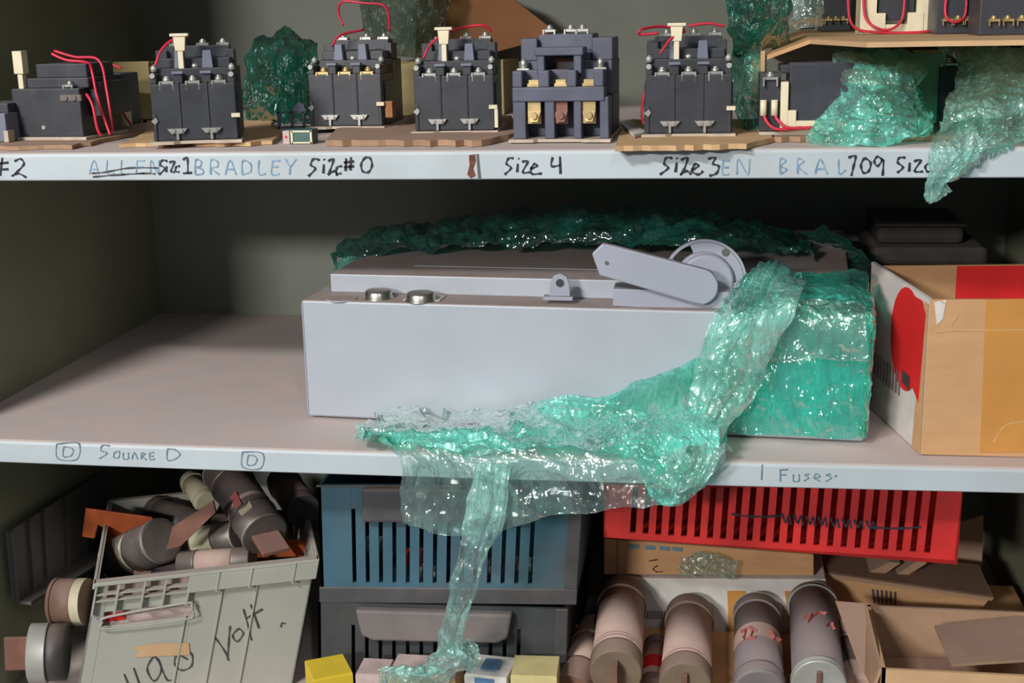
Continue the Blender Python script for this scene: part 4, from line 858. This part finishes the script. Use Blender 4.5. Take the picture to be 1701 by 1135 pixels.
# low card tray that carries the standing fuses
zf = -.298
b = MB().box(-.165, .150, 1.275, 1.495, ZL, zf-.003); tag(b.build('carton', 'card', None, True), 'low brown carton under the row of dusty fuses at the bottom', 'carton')
E1, E2, E3, E4 = ((PY(1023, 1119, 1.31), PY(1034, 990, 1.482)), (PY(1138, 1141, 1.31), PY(1146, 1021, 1.482)), (PY(1262, 1153, 1.30), PY(1257, 1018, 1.482)), (PY(1360, 1138, 1.30), PY(1350, 1002, 1.482)))
F1 = fuse(*E1, .0285, 'dusty fuse with pinkish label, leftmost and highest of the row at bottom', 'fusepink', 'capbronze', 'copperdusty', [(.20, .207, 'fadedred'), (.235, .24, 'fadedred'), (.72, .725, 'fadedred')], capl=.15, bladeang=0, bl=.02, ring_=False)
F2 = fuse(*E2, .0285, 'dusty fuse with pinkish label and bronze cap, second of the row at bottom', 'fusepink', 'capbronze', 'copperdusty', [(.20, .206, 'fadedred')], capl=.15, bl=.006, farblade=False, ring_=False)
F3 = fuse(*E3, .0275, 'grey fuse with orange and red label band, third of the row at bottom', 'fusegrey', 'fusegrey', 'copperdusty', [(.42, .60, 'fusepink')], capl=.12, bl=.010, bladeang=.6, nearblade=False)
F4 = fuse(*E4, .0285, 'grey fuse with pale end cap and red scrawl, rightmost of the row at bottom', 'fusegrey', 'capwhite', 'copperdusty', None, capl=.05, bl=.004, farblade=False)
def oncyl(A, B, r, off=.0006):
    A, B = V(A), V(B); ax = (B-A).normalized()
    def g(px, py):
        d = ray(px, py).normalized(); o = CAM-A
        d2 = d-ax*d.dot(ax); o2 = o-ax*o.dot(ax); a = d2.dot(d2); bb = 2*d2.dot(o2); cc = o2.dot(o2)-(r+off)**2
        D = bb*bb-4*a*cc; t_ = (-bb-math.sqrt(max(D, 0)))/(2*a); return CAM+d*t_
    return g
g = oncyl(*E3, .0275)
strokes('label_print', [[(1232, 1052), (1240, 1046), (1236, 1062)], [(1244, 1044), (1252, 1048), (1246, 1060), (1254, 1060)], [(1278, 1048), (1284, 1062)], [(1288, 1060), (1294, 1066)]], g, 'fadedred', F3, .007)
g = oncyl(*E4, .0285)
strokes('label_print', [[(1336, 1028), (1350, 1020), (1342, 1034), (1360, 1018), (1372, 1020)], [(1372, 1040), (1380, 1036), (1386, 1046)]], g, 'fadedred', F4, .005)
fuse(PY(950, 1150, 1.33), PY(990, 1046, 1.46), .022, 'brown dusty fuse lying low left of the row at bottom', 'fusepink', 'fusebrown', 'copperdusty', capl=.3, nearblade=False, farblade=False, ring_=False)
fuse(PY(1083, 1150, 1.35), PY(1092, 1072, 1.45), .016, 'small fuse with red band between the first and second of the row', 'fusepink', 'capgrey', 'copperdusty', [(.3, .55, 'redprint')], nearblade=False, farblade=False, ring_=False)
fuse(PY(1425, 1150, 1.34), PY(1400, 1050, 1.44), .020, 'dark fuse wedged between the rightmost row fuse and open carton', 'fusedark', 'fusepink', 'copperdusty', nearblade=False, farblade=False, ring_=False, capl=.3)

# open carton at bottom right
t = oc = thing('carton', 'open brown carton with dusty inner flap at the bottom right corner', 'carton', PY(1465, 1112, 1.29))
zr = PY(1465, 1112, 1.29).z
a_ = PZ(1465, 1112, zr); b_ = PZ(1720, 1112, zr); d_ = PZ(1440, 1005, zr); c_ = V((.392, d_.y, zr)); b_ = V((.392, a_.y, zr))
dn = V((0, 0, ZL-zr))
def wl(p, q, i): return MB().hexa([p+dn, q+dn, q+dn+i, p+dn+i, p, q, q+i, p+i])
wl(a_, b_, V((0, .004, 0))).build('front_wall', 'cardl', t, True); wl(d_, a_, V((.004, 0, 0))).build('side_wall', 'cardl', t, True); wl(c_, d_, V((0, -.004, 0))).build('back_wall', 'cardd', t, True); wl(b_, c_, V((-.004, 0, 0))).build('side_wall', 'cardl', t, True)
MB().prism([PZ(1580, 1108, zr-.004), PZ(1712, 1100, zr-.004), V((.384, PZ(1660, 1015, zr-.004).y, zr-.006)), PZ(1552, 1043, zr-.006)], (0, 0, .003)).build('inner_flap', 'cardd', t, True)
MB().prism([a_+V((.006, .006, -.065)), V((.386, a_.y+.006, zr-.065)), V((.386, d_.y-.006, zr-.065)), d_+V((.006, -.006, -.065))], (0, 0, .004)).build('inner_panel', 'cardd', t, True)
MB().prism([PY(1392, 1000, 1.42), PY(1440, 1004, 1.41), PY(1466, 1112, 1.295), PY(1452, 1150, 1.295), PY(1436, 1120, 1.31)], (-.003, .002, 0)).build('outer_flap', 'cardd', t, True)
# long cardboard flap above it
f = panel_map(PY(1382, 1004, 1.54), PY(1622, 1022, 1.50), PY(1648, 990, 1.50), PY(1362, 948, 1.54))
b = MB(); bar(b, f, 0, 1, 0, 1, 0, .09)
t = thing('carton', 'brown carton with faint print lying behind the open carton at right', 'carton', PY(1382, 1004, 1.54)); b.build('body', 'card', t, True)
b = MB(); bar(b, f, -.01, 1.005, .86, 1.0, -.006, .09); b.build('lid', 'cardd', t, True)
b = MB()
for k in range(6): bar(b, f, .30+k*.028, .312+k*.028, .15, .62, -.001, 0)
b.build('printed_text', 'darkprint', t, True)
zk = min(PY(1382, 1004, 1.54).z, PY(1622, 1022, 1.50).z)-.002
tag(MB().box(.155, .385, 1.51, 1.62, ZL, zk).build('carton', 'card', None, True), 'brown carton hidden low behind the open carton at right', 'carton')
o = outline('cardboard_strip', [(1592, 868), (1634, 856), (1630, 972), (1588, 972)], 1.66, .004, 'cardd'); tag(o, 'upright cardboard strip between the red tray and right side panel', 'cardboard')
for pts, lb in ((((1430, 958), (1478, 934), (1496, 936), (1452, 966)), 'short cardboard offcut under the red tray, left one'), (((1470, 966), (1528, 930), (1540, 936), (1492, 966)), 'longer cardboard offcut under the red tray, right of another')):
    o = outline('cardboard_offcut', pts, 1.545, .05, 'cardd'); tag(o, lb, 'cardboard')
# small cartons at the bottom edge
def small(label, px0, px1, py, Y, dep, m, m2=None, rot=0, peak=False):
    A = PY(px0, py, Y); B = PY(px1, py, Y); t = thing('carton', label, 'carton', ((A.x+B.x)/2, Y, ZL), rot); w_ = (B.x-A.x)/2; h = A.z-ZL
    MB().box(-w_, w_, 0, dep, 0, h).build('body', m, t, bevel=.0006)
    MB().box(-w_*.98, w_*.98, .002, dep-.002, h, h+.0012).build('lid', m2 or m, t)
    return t
small('yellow carton with peaked lid at the bottom edge beside the grey bin', 522, 586, 1124, 1.275, .05, 'yellow', rot=.5)
small('pale pinkish carton at the bottom edge between two yellow ones', 590, 640, 1122, 1.285, .04, 'pinkcard')
small('brown carton under the knotted film tail at bottom edge', 644, 756, 1122, 1.29, .05, 'cardl', 'pinkcard')
t = small('white and blue printed carton right of the knotted film tail', 770, 842, 1124, 1.285, .05, 'paperw', rot=-.1)
MB().box(-.012, .010, -.0008, 0, .058, .078).build('blue_print', 'bluecard', t); MB().box(-.008, .010, .008, .034, .0835, .0842).build('blue_print', 'bluecard', t)
small('pale yellow carton at the bottom edge below the charcoal crate', 848, 925, 1124, 1.29, .05, 'yel2', rot=.05)
for ch in bpy.data.objects:
    pass

# grey bin
zb_ = PY(160, 965, 1.30).z
a = PZ(160, 966, zb_); b2 = PZ(525, 926, zb_)
ux_ = (b2-a).normalized(); nx = V((-ux_.y, ux_.x, 0)); WB = (b2-a).length; DB = .26
bn = thing('storage_bin', 'grey plastic bin with marker writing overflowing with fuses', 'bin', (a.x, a.y, ZL))
def bp(u, d, z): return a+ux_*(u*WB)+nx*d+V((0, 0, z))          # z measured from rim
H_ = ZL-zb_
def quadbar(b, u0, u1, z0, z1, d0, d1, tap=.06):
    def q(u, z, d): t_ = max(0, z/H_); return bp(u*(1+.02*t_)-.17*t_, d+.012*t_, z)
    b.hexa([q(u0, z0, d0), q(u1, z0, d0), q(u1, z0, d1), q(u0, z0, d1), q(u0, z1, d0), q(u1, z1, d0), q(u1, z1, d1), q(u0, z1, d1)])
b = MB()
ha, hb_ = .06, .46                                                # handle cut-out span
quadbar(b, 0, ha, H_, -.0, 0, .003); quadbar(b, hb_, 1, H_, 0, 0, .003)
quadbar(b, ha, hb_, H_, -.058, 0, .003); quadbar(b, ha, hb_, -.040, -.024, 0, .003)
quadbar(b, 0, .012, H_, 0, 0, DB); quadbar(b, .988, 1, H_, 0, 0, DB); quadbar(b, 0, 1, H_, 0, DB-.003, DB); quadbar(b, 0, 1, H_, H_+.004, 0, DB)
b.build('body', 'bin', bn, True, .0006)
b = MB(); quadbar(b, -.01, 1.012, -.0035, 0.001, -.009, .004); quadbar(b, .42, 1.012, -.024, -.0035, -.009, -.006)
quadbar(b, 1.0, 1.014, -.024, 0.001, -.009, DB); quadbar(b, -.012, .002, -.006, .001, -.009, DB); quadbar(b, -.01, 1.012, -.006, .001, DB-.002, DB+.008); b.build('rim', 'bin', bn, True, .0008)
b = MB()
for u in (.0, .10, .215, .31, .42): quadbar(b, u, u+.010, -.040, -.002, -.008, .001)
for z in (-.014, -.022): quadbar(b, .0, .43, z-.0018, z, -.007, .001)
for u in (.55, .70, .90): quadbar(b, u, u+.006, -.026, -.001, -.010, -.006)
for u in (.43, .58, .74): quadbar(b, u, u+.007, H_, -.026, -.002, .001)
b.build('rib', 'bin', bn, True)
b = MB(); quadbar(b, .02, .5, -.062, -.004, .010, .013); b.build('recess', 'pinkcard', bn, True)
b = MB(); quadbar(b, .07, .16, -.056, -.046, .0085, .0095); b.build('red_mark', 'redprint', bn, True)
b = MB()                                                          # raised lip round the hand hole
hz = [(ha, -.050), (ha+.02, -.043), (hb_-.04, -.037), (hb_-.01, -.040), (hb_, -.047)]
def fpt(u, z, d=-.004): t_ = z/H_; return bp(u*(1+.02*t_)-.17*t_, d, z)
b.tube([fpt(u, z) for u, z in hz], .0016, 8, 6); b.tube([fpt(ha, -.050), fpt(ha+.015, -.057), fpt(hb_-.02, -.057), fpt(hb_, -.047)], .0010, 8, 6); b.build('hand_hole_lip', 'bin', bn, True)
def onbin(px, py):
    d = ray(px, py); n_ = nx; o = a+nx*(-.0006)
    # face leans slightly: solve for plane through the sheet
    n2 = (nx+V((0, 0, -.012/H_))).normalized(); t_ = (o-CAM).dot(n2)/d.dot(n2); return CAM+d*t_
strokes('marker_writing', [[(356, 1058), (372, 1080), (380, 1098)], [(382, 1040), (380, 1062), (378, 1096)], [(396, 1044), (386, 1056), (394, 1066), (404, 1052), (396, 1044)], [(404, 1012), (412, 1040), (418, 1064)], [(416, 1004), (430, 1044)], [(408, 1028), (436, 1012)], [(466, 1042), (468, 1036), (474, 1036)],
    [(206, 1120), (216, 1145)], [(222, 1110), (234, 1145)], [(252, 1094), (244, 1112), (256, 1132), (268, 1112), (258, 1092), (252, 1094)], [(262, 1094), (276, 1128), (284, 1130)], [(292, 1092), (302, 1080), (318, 1086), (318, 1106), (302, 1114), (290, 1104), (294, 1088), (312, 1096)]], onbin, 'inkdark', bn, .0020)
P = [onbin(x, y)+V((0, -.0003, 0)) for x, y in ((220, 1076), (250, 1070), (314, 1068), (316, 1088), (262, 1090), (222, 1092), (232, 1084))]
MB().prism(P, (0, -.0005, 0)).build('masking_tape', 'cardl', bn, True)
# fuses heaped in the bin
fuse(PY(268, 898, 1.40), PY(196, 930, 1.45), .027, 'cream fuse with dusty steel cap and upturned blade at the left of the bin heap', 'fusecream', 'capgrey', 'copperdusty', nearblade=False, farblade=False, capl=.45)
o = outline('blade_strip', [(276, 914), (286, 876), (330, 848), (354, 832), (358, 852), (300, 908)], 1.385, .004, 'copperdusty', None, .0005); tag(o, 'dusty flat copper strip leaning across the cream fuse in the bin', 'metal strip')
F5 = fuse(PY(440, 888, 1.40), PY(372, 782, 1.50), .0275, 'large dark fuse with red and white label on top of the bin heap', 'fusedark', 'capgrey', 'copperdusty', [(.33, .38, 'fusepink')], bl=.036, bladeang=1.57, capl=.25, farblade=False)
g = oncyl(PY(440, 888, 1.40), PY(372, 782, 1.50), .0275)
P = [g(382, 826), g(392, 816), g(402, 838), g(392, 846)]
MB().prism(P, (0, -.0008, .0004)).build('label', 'fadedred', F5, True)
P = [g(396, 850), g(414, 832), g(420, 842), g(402, 858)]
MB().prism(P, (0, -.0008, .0004)).build('label', 'fusecream', F5, True)
fuse(PY(398, 888, 1.43), PY(290, 908, 1.46), .019, 'cream fuse with shiny black ended cap in the middle of the bin heap', 'fusecream', 'capgrey', 'copper', capl=.3, nearblade=False, farblade=False, ring_=True)
fuse(PY(420, 930, 1.40), PY(300, 938, 1.40), .016, 'beige fuse lying low just behind the bin rim', 'fusepink', 'capgrey', 'copper', capl=.25, nearblade=False, farblade=False, ring_=False)
fuse(PY(345, 838, 1.53), PY(318, 800, 1.60), .016, 'dusty cream fuse upright at the back of the bin heap', 'fusecream', 'fusecream', 'copper', nearblade=False, farblade=False, ring_=False)
fuse(PY(505, 850, 1.50), PY(470, 800, 1.60), .022, 'dark brown fuse at the back right of the bin heap', 'fusebrown', 'fusedark', 'copper', nearblade=False, farblade=False, ring_=False)
fuse(PY(260, 850, 1.55), PY(330, 880, 1.50), .022, 'dark fuse deep in the middle of the bin heap', 'fusedark', 'fusedark', 'copper', nearblade=False, farblade=False, ring_=False)
o = outline('blade_strip', [(136, 892), (142, 845), (252, 860), (258, 882), (200, 902), (172, 896), (170, 876), (162, 872), (156, 895)], 1.46, .004, 'orange', None, .0005); tag(o, 'orange copper slotted blade sticking out left of the bin heap', 'metal strip')
o = outline('blade_strip', [(404, 904), (470, 894), (492, 925), (404, 928)], 1.44, .004, 'orange', None, .0005); tag(o, 'orange copper blade right of centre behind the bin rim', 'metal strip')
o = outline('blade_strip', [(470, 896), (512, 900), (508, 926), (488, 924)], 1.46, .004, 'orange', None, .0005); tag(o, 'orange copper blade at the right corner inside the bin', 'metal strip')
# fill: more fuses deeper in the bin
for k, (p, q, r, lb) in enumerate((((230, 960), (420, 950), .022, 'buried dark fuse lying along the front inside the bin'), ((250, 925), (450, 915), .024, 'buried dark fuse lying behind the cream ones in the bin'), ((300, 890), (480, 880), .026, 'buried dark fuse lying under the large labelled one'))):
    fuse(PY(*p, 1.42+.05*k), PY(*q, 1.44+.05*k), r, lb, 'fusedark', 'fusebrown', 'copper', nearblade=False, farblade=False, ring_=False)
# two big fuses left of the bin
fuse(PY(92, 1000, 1.37), PY(150, 1000, 1.372), .0285, 'brown fuse poking out left of the bin, the upper of two', 'fusebrown', 'fusebrown', 'copperdusty', [(.66, .92, 'fusecream')], farcap=False, capl=.1, bl=.004, farblade=False, ring_=False)
fuse(PY(50, 1085, 1.31), PY(136, 1082, 1.328), .034, 'big grey fuse with silver cap and copper blade left of the bin, lower one', 'fusedark', 'capwhite', 'copperdusty', capl=.36, bl=.028, farcap=False, bladeang=0, farblade=False, ring_=False)
# ribbed grey trough leaning along the left side panel
tr_ = thing('metal_trough', 'grey ribbed metal trough standing along the left side panel behind the bin', 'metal trough', PX(28, 1003, XL+.012))
f = panel_map(PX(26, 1004, XL+.012), PX(176, 900, XL+.012), PX(176, 782, XL+.012), PX(14, 884, XL+.012))
b = MB(); b.hexa([f(0, 0, 0), f(1, 0, 0), f(1, 0, 0)+V((-.004, 0, 0)), f(0, 0, 0)+V((-.004, 0, 0)), f(0, 1, 0), f(1, 1, 0), f(1, 1, 0)+V((-.004, 0, 0)), f(0, 1, 0)+V((-.004, 0, 0))])
b.build('side', 'trough', tr_, True)
b = MB()
for u in (0, .16, .3, .52, .74): b.hexa([f(u, 0)+V((0, 0, 0)), f(u+.02, 0), f(u+.02, 0)+V((.005, -.002, 0)), f(u, 0)+V((.005, -.002, 0)), f(u, 1), f(u+.02, 1), f(u+.02, 1)+V((.005, -.002, 0)), f(u, 1)+V((.005, -.002, 0))])
b.build('rib', 'trough', tr_, True)
b = MB(); b.prism([f(0, 0), f(1, 0), f(1, 0)+V((.04, 0, 0)), f(0, 0)+V((.02, 0, 0))], (0, 0, .004)); b.build('bottom', 'trough', tr_, True)
